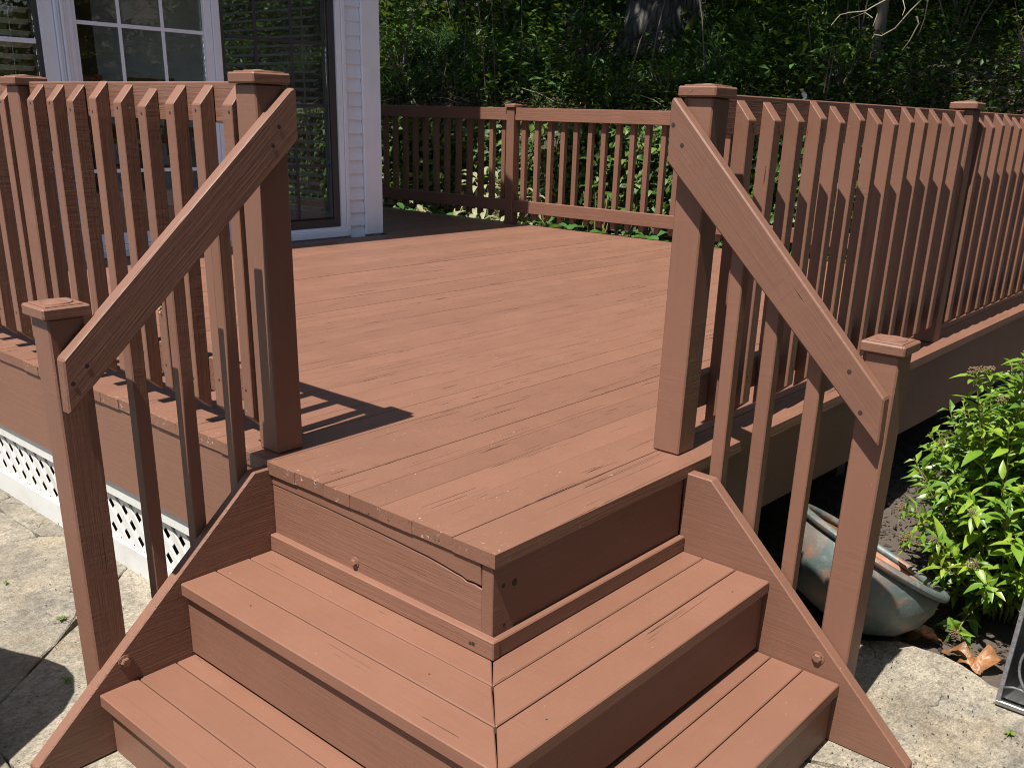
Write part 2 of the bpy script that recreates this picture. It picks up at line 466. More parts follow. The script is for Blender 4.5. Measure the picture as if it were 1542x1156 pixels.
# ------------------------------------------------------------------ the setting: ground, patio, bed, hillside
ZG = -0.685
def sheet(name, xs, ys, zf, mat, kind='structure', smooth=True):
    X, Y = np.meshgrid(xs, ys, indexing='ij')
    Z = zf(X, Y)
    v = np.stack([X, Y, Z], -1).reshape(-1, 3)
    nx, ny = len(xs), len(ys)
    i = np.arange(nx - 1)[:, None] * ny + np.arange(ny - 1)[None, :]
    f = np.stack([i, i + ny, i + ny + 1, i + 1], -1).reshape(-1, 4)
    return tag(link(name, mesh_np(name, v, f, mat, smooth), Matrix.Identity(4)), kind=kind)
def vnoise(X, Y, s, seed=0):
    r = np.random.default_rng(seed)
    out = np.zeros_like(X, dtype=float)
    for i in range(7):
        a = r.uniform(0, 2 * np.pi); k = s * r.uniform(0.5, 2.2); ph = r.uniform(0, 6.28)
        out += np.sin((X * np.cos(a) + Y * np.sin(a)) * k + ph) / (1 + 0.5 * i)
    return out / 3.0
sheet('ground', np.array([-150., -20., 1.0, 150.]), np.array([-150., -20., 20., 150.]), lambda X, Y: np.full_like(X, -0.80), M['earth'])
sheet('garden_bed', np.arange(1.25, 7.22, 0.06), np.arange(-6, 13, 0.12),
      lambda X, Y: -0.715 + 0.018 * vnoise(X, Y, 9, 3) + 0.012 * vnoise(X, Y, 30, 4) + 0.045 * np.clip((X - 2.2) / 2, 0, 1), M['earth'])

# patio: slabs are Voronoi cells of jittered seeds, cut to the patio outline
patio = tag(link('patio', mesh_np('patio', [(-9, -9, -0.712), (1.50, -9, -0.712), (1.50, 12, -0.712), (-9, 12, -0.712)], [(0, 1, 2, 3)], M['joint']), Matrix.Identity(4)), kind='structure')
def clip(poly, n, d):
    out = []
    for i in range(len(poly)):
        a, b = poly[i], poly[(i + 1) % len(poly)]
        sa, sb = a.dot(n) - d, b.dot(n) - d
        if sa <= 0: out.append(a)
        if sa * sb < 0: out.append(a + (b - a) * (sa / (sa - sb)))
    return out
def slabs():
    r = random.Random(5)
    seeds = []
    for i in range(-6, 4):
        for j in range(-6, 9):
            s = 0.92
            seeds.append(Vector((i * s + r.uniform(-.3, .3) + (0.45 if j % 2 else 0), j * s + r.uniform(-.3, .3))))
    # joints measured beside the left newel post
    seeds += [Vector((-0.62, 1.95)), Vector((-0.02, 1.2)), Vector((1.15, -0.72)), Vector((1.05, -1.5))]
    bad = [Vector((-0.4, 1.5)), Vector((1.2, -0.9))]
    seeds = [s for k, s in enumerate(seeds) if k >= len(seeds) - 4 or all((s - b).length > 0.62 for b in bad)]
    for si, s in enumerate(seeds):
        if s.x > 1.6: continue
        poly = [Vector(p) for p in ((-6, -6), (1.545, -6), (1.545, 9), (-6, 9))]
        for q in seeds:
            if q is s: continue
            if (q - s).length > 2.6: continue
            n = (q - s).normalized()
            poly = clip(poly, n, ((q + s) / 2).dot(n))
            if len(poly) < 3: break
        if len(poly) < 3: continue
        c = sum(poly, Vector((0, 0))) / len(poly)
        if c.x > 0.75 and c.y > 0.9: continue
        # subdivide the outline, roughen, shrink for the joint
        pts = []
        for i in range(len(poly)):
            a, b = poly[i], poly[(i + 1) % len(poly)]
            n = max(1, int((b - a).length / 0.07))
            pts += [a + (b - a) * (k / n) for k in range(n)]
        out = []
        for i, p in enumerate(pts):
            dirn = (p - c).normalized()
            jit = 0.009 * math.sin(p.x * 23 + p.y * 11) + 0.008 * math.sin(p.y * 31 - p.x * 17)
            q = p - dirn * 0.005 + Vector((-(dirn.y), dirn.x)) * jit * 0.4 + dirn * (jit * 0.45 if p.x < 1.5 else 0)
            if p.x > 1.5:
                w = 1.53 + 0.018 * math.sin(p.y * 7) + 0.012 * math.sin(p.y * 17 + 1)
                w -= 0.16 * max(0, min(1, (-0.58 - p.y) / 0.35))
                q.x = w
            out.append(q)
        z = ZG + r.uniform(-0.003, 0.003)
        bm = bmesh.new()
        vs = [bm.verts.new((p.x - c.x, p.y - c.y, 0)) for p in out]
        try: f = bm.faces.new(vs)
        except ValueError: bm.free(); continue
        g = bmesh.ops.extrude_face_region(bm, geom=[f])
        for v in [x for x in g['geom'] if isinstance(x, bmesh.types.BMVert)]: v.co.z -= 0.05
        bmesh.ops.recalc_face_normals(bm, faces=list(bm.faces))
        top = [e for e in bm.edges if all(abs(v.co.z) < 1e-6 for v in e.verts)]
        bmesh.ops.bevel(bm, geom=top, offset=0.004, segments=1, affect='EDGES', clamp_overlap=True)
        m = T(c.x, c.y, z) @ Matrix.Rotation(r.gauss(0, 0.0015), 4, 'X') @ Matrix.Rotation(r.gauss(0, 0.0015), 4, 'Y')
        link('flagstone', mesh_from_bm('flagstone', bm, M['flag']), m, patio)
slabs()

# hillside above the retaining wall
WX = 7.2; WT = 0.915
def hill_z(X, Y):
    d = np.maximum(X - WX - 0.30, 0)
    return WT + 0.03 + 0.30 * np.minimum(d, 0.5) + 0.44 * np.maximum(d - 0.5, 0) + 0.10 * vnoise(X, Y, 1.4, 8) * np.clip(d, 0, 1) + 0.04 * vnoise(X, Y, 5, 9) * np.clip(d, 0, 1)
sheet('hillside', np.concatenate([np.arange(7.22, 13, 0.15), np.arange(13, 42, 1.0)]), np.arange(-26, 34, 0.3), hill_z, M['earth'])

# ------------------------------------------------------------------ retaining wall
wall = thing('retaining_wall', 'weathered stone block retaining wall overgrown with ivy beyond the far railing', 'wall', (WX, 5, -0.72))
rw = random.Random(3)
z = -0.80
for course in range(9):
    h = 0.189
    y = -1.2 - rw.uniform(0, .4)
    while y < 12.6:
        L = rw.uniform(0.36, 0.62)
        off = rw.uniform(-0.018, 0.018)
        xs = WX + 0.012 * course + off
        beam('stone_block', (xs + 0.15, y + 0.006, z + h / 2), (xs + 0.15, y + L - 0.006, z + h / 2), 0.30, h - 0.012, VZ, 'block', wall, 0.014)
        y += L
    z += h
box('wall_core', (WX + 0.12, -1.2, -0.8), (WX + 0.30, 12.6, WT - 0.03), 'earth', wall, 0)

# ------------------------------------------------------------------ deck
deck = thing('deck', 'raised reddish brown painted wooden deck of long boards between the railings', 'deck', (0, 0, 0))
joints = [0.0, 0.137, 0.275, 0.396, 0.510, 0.618, 0.743, 0.866]
while joints[-1] < 7.3: joints.append(joints[-1] + 0.1225 + random.uniform(-0.002, 0.002))
XE = 5.365
def board_mesh(L, w, t, inset):
    # rebated board: the top edges stand back so that the joint is a real groove, the lower edges close it
    hw, hz = w / 2, t / 2
    sec = [(-hw, -hz), (hw, -hz), (hw, hz - .014), (hw - inset, hz - .014), (hw - inset, hz - .0012), (hw - inset - .0012, hz),
           (-hw + inset + .0012, hz), (-hw + inset, hz - .0012), (-hw + inset, hz - .014), (-hw, hz - .014)]
    bm = bmesh.new()
    A = [bm.verts.new((0, y, z)) for y, z in sec]; B = [bm.verts.new((L, y, z)) for y, z in sec]
    n = len(sec)
    bm.faces.new(A); bm.faces.new(B[::-1])
    for i in range(n): bm.faces.new((A[i], B[i], B[(i + 1) % n], A[(i + 1) % n]))
    bmesh.ops.recalc_face_normals(bm, faces=list(bm.faces))
    return mesh_from_bm('deck_board', bm, M['deck'])
for a, b in zip(joints, joints[1:]):
    gap = random.uniform(0.0002, 0.0006)
    x0 = random.uniform(-0.002, 0.0025) if a > 0 else 0.0
    if a > 4.64: x0 = 3.85
    zt = random.uniform(-0.0012, 0.0008)
    w = b - a - gap
    m = frame((x0, (a + b) / 2, -0.019 + zt), VX, z=VZ) @ Matrix.Rotation(random.gauss(0, 0.004), 4, 'X')
    link('deck_board', board_mesh(XE - x0, w, 0.036, random.choice((.0002, .0004, .0006, .0010))), m, deck)
# fascia, joists and posts below
box('fascia_board', (0.007, 0.90, -0.343), (0.045, 7.3, -0.0385), 'fascia', deck, 0.003, 1)
mF = Matrix((VX, VZ, -VY)).transposed().to_4x4(); mF.translation = (0, 0.068, 0)
prism('fascia_board', [(0.872, -0.0385), (0.872, -0.302), (XE - 0.03, -0.425), (XE - 0.03, -0.0385)], 0.038, mF, 'fascia', deck, 0.003)
box('fascia_board', (XE - 0.068, 0.072, -0.325), (XE - 0.03, 7.3, -0.0385), 'fascia', deck, 0.003, 1)
for k in range(8):
    x = 0.75 + k * 0.6
    box('joist', (x, 0.075, -0.24), (x + 0.04, 4.6, -0.0385), 'darkwood', deck, 0, 1)
for x, y in ((0.9, 0.35), (2.9, 0.35), (4.9, 0.35), (0.9, 2.6), (2.9, 2.6), (4.9, 2.6)):
    box('support_post', (x, y, -0.78), (x + 0.10, y + 0.10, -0.245), 'darkwood', deck, 0, 2)
# dark ledger ends beside the stringers
box('blocking', (0.030, 0.868, -0.10), (0.11, 0.895, -0.012), 'rough', deck, 0.003, 0)
box('blocking', (0.842, 0.020, -0.10), (0.868, 0.10, -0.014), 'rough', deck, 0.003, 1)

# ------------------------------------------------------------------ nails / caps / railings
def disc_mesh(name, r, mat, depth=0.002, seg=7, dome=False):
    key = (name, r, mat)
    if key not in _cache:
        prof = [(r, 0), (r, depth * .6), (r * .75, depth), (0, depth)] if not dome else [(r, 0), (r, depth * .7), (r * .7, depth), (0, depth)]
        _cache[key] = mesh_from_bm(name, lathe_bm(prof, seg), M[mat], dome)
    return _cache[key]
def nail(p, normal, parent, r=0.0042):
    q = Vector(normal).to_track_quat('Z', 'Y').to_matrix().to_4x4(); q.translation = Vector(p)
    return link('nail_head', disc_mesh('nail_head', r, 'nail', 0.0004), q, parent)
def bolt(p, normal, parent, r=0.013):
    q = Vector(normal).to_track_quat('Z', 'Y').to_matrix().to_4x4(); q.translation = Vector(p)
    key = ('bolt', r)
    if key not in _cache:
        bm = lathe_bm([(r * 1.5, 0), (r * 1.5, 0.002), (r, 0.003)], 12)
        bm2 = lathe_bm([(r, 0.0025), (r, 0.009), (r * .75, 0.011), (0, 0.011)], 6)
        me = bpy.data.meshes.new('x'); bm2.to_mesh(me); bm2.free(); bm.from_mesh(me); bpy.data.meshes.remove(me)
        _cache[key] = mesh_from_bm('bolt', bm, M['paint'])
    return link('bolt', _cache[key], q, parent)

def cap_mesh(s=0.115, t=0.030):
    key = ('cap', s, t)
    if key not in _cache:
        bm = bmesh.new()
        def blk(sx, z0, z1, bev):
            g = bmesh.ops.create_cube(bm, size=1.0)
            for v in g['verts']: v.co = Vector((v.co.x * sx, v.co.y * sx, z0 + (v.co.z + .5) * (z1 - z0)))
            es = list({e for v in g['verts'] for e in v.link_edges})
            bmesh.ops.bevel(bm, geom=es, offset=bev, segments=1, affect='EDGES')
        blk(s, 0, t - 0.003, 0.004)
        blk(s * 0.80, t - 0.004, t, 0.0015)
        rr = s * 0.33
        b2 = lathe_bm([(rr, t - 0.001), (rr * 1.02, t + 0.0022), (rr * .94, t + 0.0025), (rr * .88, t + 0.0002), (rr * .62, t + 0.0012), (rr * .35, t + 0.004), (0, t + 0.0052)], 28)
        for f in b2.faces: f.smooth = True
        me = bpy.data.meshes.new('x'); b2.to_mesh(me); b2.free(); bm.from_mesh(me); bpy.data.meshes.remove(me)
        _cache[key] = mesh_from_bm('post_cap', bm, M['paint'])
    return _cache[key]
def post(name, x, y, z0, z1, parent, s=0.089, mat='paint', lean=(0, 0)):
    """post with lower-left corner x,y; cap on top (z1 is the top of the cap)"""
    p0 = Vector((x + s / 2, y + s / 2, z0)); p1 = Vector((x + s / 2 + lean[0], y + s / 2 + lean[1], z1 - 0.030))
    o = beam(name, p0, p1, s, s, VX, mat, parent, 0.004)
    cm = T(p1.x, p1.y, p1.z + 0.0005) @ Matrix.Rotation(random.gauss(0, 0.01), 4, 'Z')
    link('post_cap', cap_mesh(s + 0.026), cm, o)
    return o
def bal_mesh(z0, z1, mat):
    """baluster: local x up, local y along the rail, local z inward; both ends cut at a slant"""
    key = ('bal', round(z0, 3), round(z1, 3), mat)
    if key not in _cache:
        h = 0.0225
        bm = bmesh.new()
        sl = 0.052
        pts = [(z0 + sl * .75, -0.007), (z1 - sl, -0.007), (z1, 0.038), (z0, 0.038)]
        a = [bm.verts.new((x, -h, zz)) for x, zz in pts]
        b = [bm.verts.new((x, h, zz)) for x, zz in pts]
        bm.faces.new(a[::-1]); bm.faces.new(b)
        for i in range(4): bm.faces.new((a[i], a[(i + 1) % 4], b[(i + 1) % 4], b[i]))
        bmesh.ops.recalc_face_normals(bm, faces=list(bm.faces))
        bmesh.ops.bevel(bm, geom=list(bm.edges), offset=0.0022, segments=1, affect='EDGES')
        _cache[key] = mesh_from_bm('baluster', bm, M[mat])
    return _cache[key]
def railing(t, origin, along, inward, s_bal, rail_spans, z_top=0.997, nails=True, mat='paint'):
    o = Vector(origin); al = Vector(along); inw = Vector(inward)
    for s0, s1 in rail_spans:
        c = o + inw * 0.0575
        beam('top_rail', c + al * s0 + VZ * (z_top - 0.0525), c + al * s1 + VZ * (z_top - 0.0525), 0.105, 0.038, inw, 'rough', t, 0.003)
        beam('bottom_rail', c + al * s0 + VZ * 0.158, c + al * s1 + VZ * 0.158, 0.105, 0.038, inw, 'rough', t, 0.003)
    for s in s_bal:
        s = s + random.gauss(0, 0.0025)
        top = z_top - 0.008 + random.gauss(0, 0.003)
        p = o + al * s
        m = Matrix((VZ, al, inw)).transposed().to_4x4()
        if m.to_3x3().determinant() < 0: m = Matrix((VZ, -al, inw)).transposed().to_4x4()
        m.translation = p + inw * (0.0 + random.gauss(0, 0.0008))
        m = m @ Matrix.Rotation(random.gauss(0, 0.003), 4, 'Z') @ Matrix.Rotation(random.gauss(0, 0.02), 4, 'X')
        b = link('baluster', bal_mesh(0.048, round(top, 2), mat), m, t)
        if nails:
            for zz in (0.918, 0.165):
                q = m @ Vector((zz + random.gauss(0, .006), random.gauss(0, .003), -0.0076))
                nail(q, -inw, b)
LR = thing('deck_railing', 'brown railing on the left edge of the deck in front of the glass doors', 'railing', (0.054, 1.2, 0), 'deck railings')
post('post', 0.054, 0.890, 0.0, 1.020, LR, lean=(-0.006, -0.004))
post('post', 0.054, 2.285, 0.0, 1.015, LR)
railing(LR, (0.052, 0, 0), VY, VX, [1.010 + 0.147 * k for k in range(9)] + [2.285 + 0.125 + 0.147 * k for k in range(15)], [(0.981, 2.283), (2.376, 4.64)])
RR = thing('deck_railing', 'long brown railing running away along the right edge of the deck', 'railing', (0.96, 0.0649, 0), 'deck railings')
post('post', 0.8766, 0.0649, 0.0, 1.020, RR, lean=(0.004, -0.006))
post('post', 3.070, 0.0649, -0.0, 1.038, RR)
post('post', 5.257, 0.0649, 0.0, 1.030, RR)
railing(RR, (0, 0.0629, 0), VX, VY, [1.104 + 0.1545 * k for k in range(13)] + [3.225 + 0.145 * k for k in range(14)], [(0.968, 3.068), (3.161, 5.255)], 1.002)
FR = thing('deck_railing', 'far brown railing across the back of the deck before the stone wall', 'railing', (5.30, 4.6, 0), 'deck railings')
for y in (4.568, 2.30, 7.1):
    post('post', 5.257, y, 0.0, 1.026, FR)
railing(FR, (5.348, 0, 0), VY, -VX, [0.24 + 0.1445 * k for k in range(14)] + [2.47 + 0.1445 * k for k in range(15)] + [4.735 + 0.1465 * k for k in range(16)],
        [(0.156, 2.298), (2.391, 4.566), (4.659, 7.098)], 0.996, nails=False)

# ------------------------------------------------------------------ corner stairs
ST = thing('corner_stairs', 'brown wooden corner steps with mitred treads wrapping round the deck corner', 'stairs', (0, 0, ZG))
YL, XR = 0.861, 0.832
def tread_side(x_out, x_in, diag_out, diag_in, end, z, left, name='tread_board', gap=0.0032, mat='tread'):
    """one mitred board; left: runs along +Y at x in [x_out,x_in]; right: runs along +X"""
    t = 0.036
    if left:
        poly = [(diag_out[1] + 0.0003, -(x_out)), (end, -(x_out)), (end, -(x_in - gap)), (diag_in[1] + 0.0003, -(x_in - gap))]
        m = frame((0, 0, z - t), VY, z=VZ)          # local x = +Y, local y = -X
    else:
        poly = [(diag_out[0] + 0.0003, x_out), (end, x_out), (end, x_in - gap), (diag_in[0] + 0.0003, x_in - gap)]
        m = frame((0, 0, z - t), VX, z=VZ)          # local x = +X, local y = +Y
    return prism(name, poly, t, m @ T(0, 0, random.uniform(-0.0008, 0.0008)), mat, ST, 0.0028)
def flight(z, rings_l, rings_r):
    for (a, b), (c, d) in zip(zip(rings_l, rings_l[1:]), zip(rings_r, rings_r[1:])):
        tread_side(a, b, (a, c), (b, d), YL - 0.002, z, True)
        tread_side(c, d, (a, c), (b, d), XR - 0.002, z, False)
flight(-0.270, [-0.303, -0.193, -0.084, 0.020], [-0.290, -0.183, -0.076, 0.020])
flight(-0.497, [-0.556, -0.447, -0.337, -0.262], [-0.527, -0.419, -0.322, -0.255])
# risers
crk = [(0.047, -0.104), (0.070, -0.1025), (0.095, -0.1045), (0.112, -0.0985), (0.140, -0.0960), (0.165, -0.0925), (0.22, -0.0865), (0.40, -0.078), (0.62, -0.072), (YL - 0.002, -0.070)]
mL = frame((0.012, 0, 0), VY, z=Vector((-1, 0, 0)))     # local x=+Y, y=+Z?, z=-X
mL = Matrix((VY, VZ, VX)).transposed().to_4x4(); mL.translation = (0.008, 0, 0)
prism('riser_board', [(0.050, -0.0385)] + [(x, zz + 0.0015 + 0.004 * max(0, 1 - x / .5)) for x, zz in crk] + [(YL - 0.002, -0.0385)], 0.036, mL @ T(0, 0, -0.002), 'fascia', ST, 0.0015)
prism('riser_board', [(0.046, -0.268)] + [(0.046, -0.108)] + [(x + 0.0005, zz - 0.0015) for x, zz in crk[1:]] + [(YL - 0.002, -0.268)], 0.036, mL, 'rough', ST, 0.0015)
box('riser_board', (0.0085, 0.012, -0.268), (XR - 0.002, 0.048, -0.0385), 'fascia', ST, 0.002, 0)
box('riser_board', (-0.287, -0.236, -0.487), (-0.251, YL - 0.002, -0.3075), 'fascia', ST, 0.002, 1)
box('riser_board', (-0.285, -0.276, -0.487), (XR - 0.002, -0.240, -0.3075), 'fascia', ST, 0.002, 0)
box('riser_board', (-0.531, -0.470, ZG + 0.003), (-0.495, YL - 0.002, -0.5345), 'fascia', ST, 0.002, 1)
box('riser_board', (-0.529, -0.514, ZG + 0.003), (XR - 0.002, -0.474, -0.5345), 'fascia', ST, 0.002, 0)
# base trim under the first riser
box('trim_strip', (-0.013, -0.012, -0.2690), (0.010, YL - 0.002, -0.219), 'rough', ST, 0.003, 1)
box('trim_strip', (0.004, -0.011, -0.2690), (XR - 0.002, 0.010, -0.221), 'paint', ST, 0.003, 0)
# stringers
pl = [(0.018, -0.022), (-0.049, -0.022), (-0.734, -0.630), (-0.734, ZG + 0.002), (0.018, ZG + 0.002)]
mS = Matrix((VX, VZ, -VY)).transposed().to_4x4(); mS.translation = (0, YL + 0.038, 0)
prism('stringer', pl, 0.038, mS, 'rough', ST, 0.003)
pr = [(0.012, -0.026), (-0.075, -0.028), (-0.738, -0.662), (-0.738, ZG + 0.002), (0.012, ZG + 0.002)]
mS2 = Matrix((VY, VZ, VX)).transposed().to_4x4(); mS2.translation = (XR, 0, 0)
prism('stringer', pr, 0.038, mS2, 'paint', ST, 0.003)
bolt((-0.478, YL, -0.434), -VY, ST); bolt((XR, -0.456, -0.445), -VX, ST)
bolt((0.008, 0.504, -0.194), -VX, ST, 0.010); nail((-0.013, 0.052, -0.247), -VX, ST, 0.006); nail((-0.013, 0.062, -0.249), -VX, ST, 0.005)
for x, zz, r in ((0.045, -0.10, .006), (0.085, -0.105, .010), (0.050, -0.205, .005)): nail((x, 0.012, zz), -VY, ST, r)
for p in ((-0.245, 0.62), (-0.15, 0.06)): nail((p[0], p[1], -0.2692), VZ, ST, 0.0025)
for p in ((0.70, -0.245), (-0.10, -0.245)): nail((p[0], p[1], -0.2692), VZ, ST, 0.0025)
# carcase under the treads, so the gaps read dark and solid
box('carriage', (-0.24, 0.25, -0.66), (-0.02, 0.29, -0.31), 'darkwood', ST, 0, 0)
box('carriage', (0.25, -0.23, -0.66), (0.29, -0.02, -0.31), 'darkwood', ST, 0, 1)

# ------------------------------------------------------------------ stair handrails
def handrail_set(left):
    if left:
        t = thing('stair_railing', 'left stair handrail sloping down to its capped newel post beside the white lattice', 'handrail', (-0.2, 0.90, ZG), 'stair handrails')
        post('newel_post', -0.535, 0.8935, ZG + 0.001, 0.499, t, s=0.086, lean=(-0.004, 0))
        poly = [(0.150, 0.859), (0.150, 0.975), (0.142, 0.985), (0.130, 0.978), (-0.533, 0.382), (-0.535, 0.252)]
        m = Matrix((VX, VZ, -VY)).transposed().to_4x4(); m.translation = (0, 0.889, 0)
        # grain along the slope: build in a frame turned to the slope
        make_sloped('handrail', poly, 0.037, m, 'rough', t)
        for x, zz in ((-0.518, 0.325), (-0.481, 0.361), (0.089, 0.889), (0.068, 0.843)): nail((x, 0.852 - 0.0006, zz), -VY, t, 0.006)
        for x, z1, zb in ((-0.331, 0.462, -0.345), (-0.203, 0.573, -0.235), (-0.062, 0.695, -0.11)):
            zt = 0.382 + (x + 0.533) * 0.868 - 0.055
            beam('baluster', (x, 0.9195, zb - 0.16), (x, 0.9195, zt), 0.038, 0.037, VX, 'paint', t, 0.003)
    else:
        t = thing('stair_railing', 'right stair handrail sloping down to its capped newel post by the leafy shrub', 'handrail', (0.88, -0.2, ZG), 'stair handrails')
        post('newel_post', 0.8745, -0.521, ZG + 0.001, 0.436, t, s=0.086, lean=(0, -0.004))
        poly = [(0.158, 0.827), (0.163, 0.972), (0.150, 0.990), (-0.516, 0.304), (-0.518, 0.184)]
        poly = [(0.160, 0.827), (0.162, 0.975), (0.154, 0.990), (-0.516, 0.304), (-0.519, 0.180)]
        m = Matrix((VY, VZ, VX)).transposed().to_4x4(); m.translation = (0.839, 0, 0)
        make_sloped('handrail', poly, 0.037, m, 'paint', t)
        for y, zz in ((0.148, 0.920), (0.116, 0.870), (-0.420, 0.356), (-0.463, 0.259)): nail((0.839 - 0.0006, y, zz), -VX, t, 0.006)
        for y, zb in ((-0.062, -0.02), (-0.180, -0.13), (-0.316, -0.25)):
            zt = 0.304 + (y + 0.516) * 1.024 - 0.060
            beam('baluster', (0.8955, y, zb - 0.17), (0.8955, y, zt), 0.040, 0.037, VX, 'paint', t, 0.003)
    return t
def make_sloped(name, poly, t, m, mat, parent):
    a = Vector(poly[-2]); b = Vector(poly[2])
    ang = math.atan2(b.y - a.y, b.x - a.x)
    rot = Matrix.Rotation(ang, 4, 'Z')
    inv = rot.inverted()
    loc = [inv @ Vector((x, y, 0)) for x, y in poly]
    return prism(name, [(p.x, p.y) for p in loc], t, m @ rot, mat, parent, 0.004)
HL = handrail_set(True); HR = handrail_set(False)

# ------------------------------------------------------------------ white lattice skirt under the left edge
LT = thing('lattice_skirt', 'white diagonal lattice panel closing the space below the left deck edge', 'lattice', (0.03, 2.5, ZG))
y0, y1 = 0.905, 6.4
box('frame_board', (0.022, y0, -0.405), (0.046, y1, -0.3445), 'lattice', LT, 0.002, 1)
box('frame_board', (0.028, y0, -0.705), (0.050, y1, -0.592), 'lattice', LT, 0.002, 1)
zlo, zhi = -0.60, -0.395
w = 0.031; step = 0.097; H = zhi - zlo
def lat(y, d, x):
    p0 = (x, y, zlo); p1 = (x, y + d * H, zhi)
    beam('lattice_slat', p0, p1, w, 0.006, VX, 'lattice', LT, 0)
k = 0
y = 0.78
while y < 3.3:
    lat(y, 1, 0.0400); lat(y + 0.20, -1, 0.0468)
    y += step

# ------------------------------------------------------------------ house
HS = thing('house', 'white sided house with a wide sliding glass door opening onto the deck', 'house', (1.5, 4.7, 0))
YW = 4.70
HC = 3.815                    # right-hand corner
box('wall', (-2.2, YW + 0.03, -0.78), (0.60, YW + 0.16, 2.72), 'siding', HS, 0, 0)
box('wall', (0.60, YW + 0.03, -0.78), (1.25, YW + 0.16, 0.62), 'siding', HS, 0, 0)
box('wall', (0.60, YW + 0.03, 2.05), (3.45, YW + 0.16, 2.72), 'siding', HS, 0, 0)
box('wall', (1.25, YW + 0.03, -0.78), (3.45, YW + 0.16, 0.0), 'siding', HS, 0, 0)
box('wall', (3.45, YW + 0.03, -0.78), (HC - 0.02, YW + 0.16, 2.72), 'siding', HS, 0, 0)
for lo, hi in (((HC - 0.14, YW + 0.162, -0.78), (HC - 0.02, 5.22, 4.4)), ((HC - 0.14, 6.9, -0.78), (HC - 0.02, 10.5, 4.4)),
               ((HC - 0.14, 5.221, -0.78), (HC - 0.02, 6.899, 0.12)), ((HC - 0.14, 5.221, 2.0), (HC - 0.02, 6.899, 4.4))):
    box('wall', lo, hi, 'siding', HS, 0, 1)
zc = 0.0
def clap_mesh(L):
    key = ('clap', round(L, 2))
    if key not in _cache:
        poly = [(0, 0), (0.030, 0.002), (0.016, 0.100), (0, 0.100)]     # (out, up)
        _cache[key] = mesh_from_bm('siding_board', prism_bm(poly, L, 0), M['siding'])
    return _cache[key]
for k in range(27):
    zc = -0.02 + 0.0985 * k
    spans = [(3.492, 3.632)]
    if zc < 0.52 or zc > 2.1: spans.append((-2.2, 1.20))
    else: spans.append((-2.2, 0.56))
    for a, b in spans:
        m = Matrix((-VY, VZ, -VX)).transposed().to_4x4(); m.translation = (b, YW + 0.03, zc)
        link('siding_board', clap_mesh(b - a), m, HS)
# corner board in two faces
box('corner_board', (3.636, YW - 0.012, 0.004), (HC, YW + 0.029, 2.72), 'white', HS, 0.004, 2)
box('corner_board', (HC - 0.019, YW + 0.030, -0.75), (HC + 0.004, YW + 0.20, 2.72), 'white', HS, 0.003, 2)
# trims between the window and the door
for i, (a, b, d) in enumerate(((1.250, 1.335, 0.004), (1.337, 1.352, -0.010), (1.354, 1.372, 0.000), (1.374, 1.392, -0.012), (1.394, 1.412, -0.002), (1.414, 1.449, 0.010))):
    box('casing', (a, YW + d, 0.004 if i < 2 else 0.06), (b, YW + 0.060, 2.05), 'white', HS, 0.003, 2)
box('casing', (3.453, YW - 0.006, 0.004), (3.488, YW + 0.060, 2.10), 'white', HS, 0.004, 2)
# sliding door
D = box('sliding_door', (1.414, YW - 0.016, 0.006), (3.452, YW + 0.10, 0.058), 'white', HS, 0.003, 0)   # the sill carries the rest
def sub(name, lo, hi, mat, axis=0, bev=0.002): return box(name, lo, hi, mat, D, bev, axis)
sub('sill_step', (1.45, YW + 0.0, 0.059), (3.40, YW + 0.09, 0.080), 'white')
sub('door_head', (1.414, YW, 1.99), (3.452, YW + 0.10, 2.048), 'white')
sub('door_jamb', (3.404, YW + 0.002, 0.060), (3.450, YW + 0.10, 1.988), 'white', 2)
# left leaf: white stiles, rails, muntins, glass
yl = YW + 0.030
sub('stile', (1.4505, yl, 0.081), (1.480, yl + 0.04, 1.988), 'white', 2)
sub('stile', (2.330, yl - 0.012, 0.081), (2.385, yl + 0.04, 1.988), 'white', 2)
sub('stile', (2.387, yl - 0.024, 0.081), (2.440, yl + 0.02, 1.988), 'white', 2)
sub('door_rail', (1.481, yl, 0.082), (2.329, yl + 0.04, 0.150), 'white')
sub('door_rail', (1.481, yl, 1.93), (2.329, yl + 0.04, 1.987), 'white')
sub('glass_pane', (1.481, yl + 0.014, 0.151), (2.329, yl + 0.020, 1.929), 'pane', 0, 0)
for x in (1.752, 2.040): sub('muntin', (x - 0.011, yl + 0.006, 0.151), (x + 0.011, yl + 0.013, 1.929), 'white', 2, 0.002)
for zz in (0.535, 0.960, 1.385, 1.81): sub('muntin', (1.482, yl + 0.0075, zz - 0.011), (2.328, yl + 0.0125, zz + 0.011), 'white', 0, 0.001)
# right leaf behind a dark insect screen
yr = YW + 0.055
sub('glass_pane', (2.46, yr + 0.018, 0.15), (3.36, yr + 0.024, 1.93), 'pane', 0, 0)
sub('door_rail', (2.46, yr + 0.002, 0.082), (3.36, yr + 0.03, 0.15), 'screenframe')
for x in (2.75, 3.05): sub('muntin', (x - 0.012, yr + 0.008, 0.151), (x + 0.012, yr + 0.016, 1.929), 'dimmedmuntin', 2, 0.002)
for zz in (0.535, 0.960, 1.385, 1.81): sub('muntin', (2.461, yr + 0.0095, zz - 0.012), (3.359, yr + 0.0145, zz + 0.012), 'dimmedmuntin', 0, 0.001)
sub('insect_screen', (2.47, YW + 0.030, 0.11), (3.36, YW + 0.0315, 1.95), 'screen', 0, 0)
sub('screen_frame', (2.4415, YW + 0.018, 0.082), (2.472, YW + 0.040, 1.98), 'screenframe', 2)
sub('screen_frame', (3.345, YW + 0.018, 0.082), (3.402, YW + 0.040, 1.98), 'screenframe', 2)
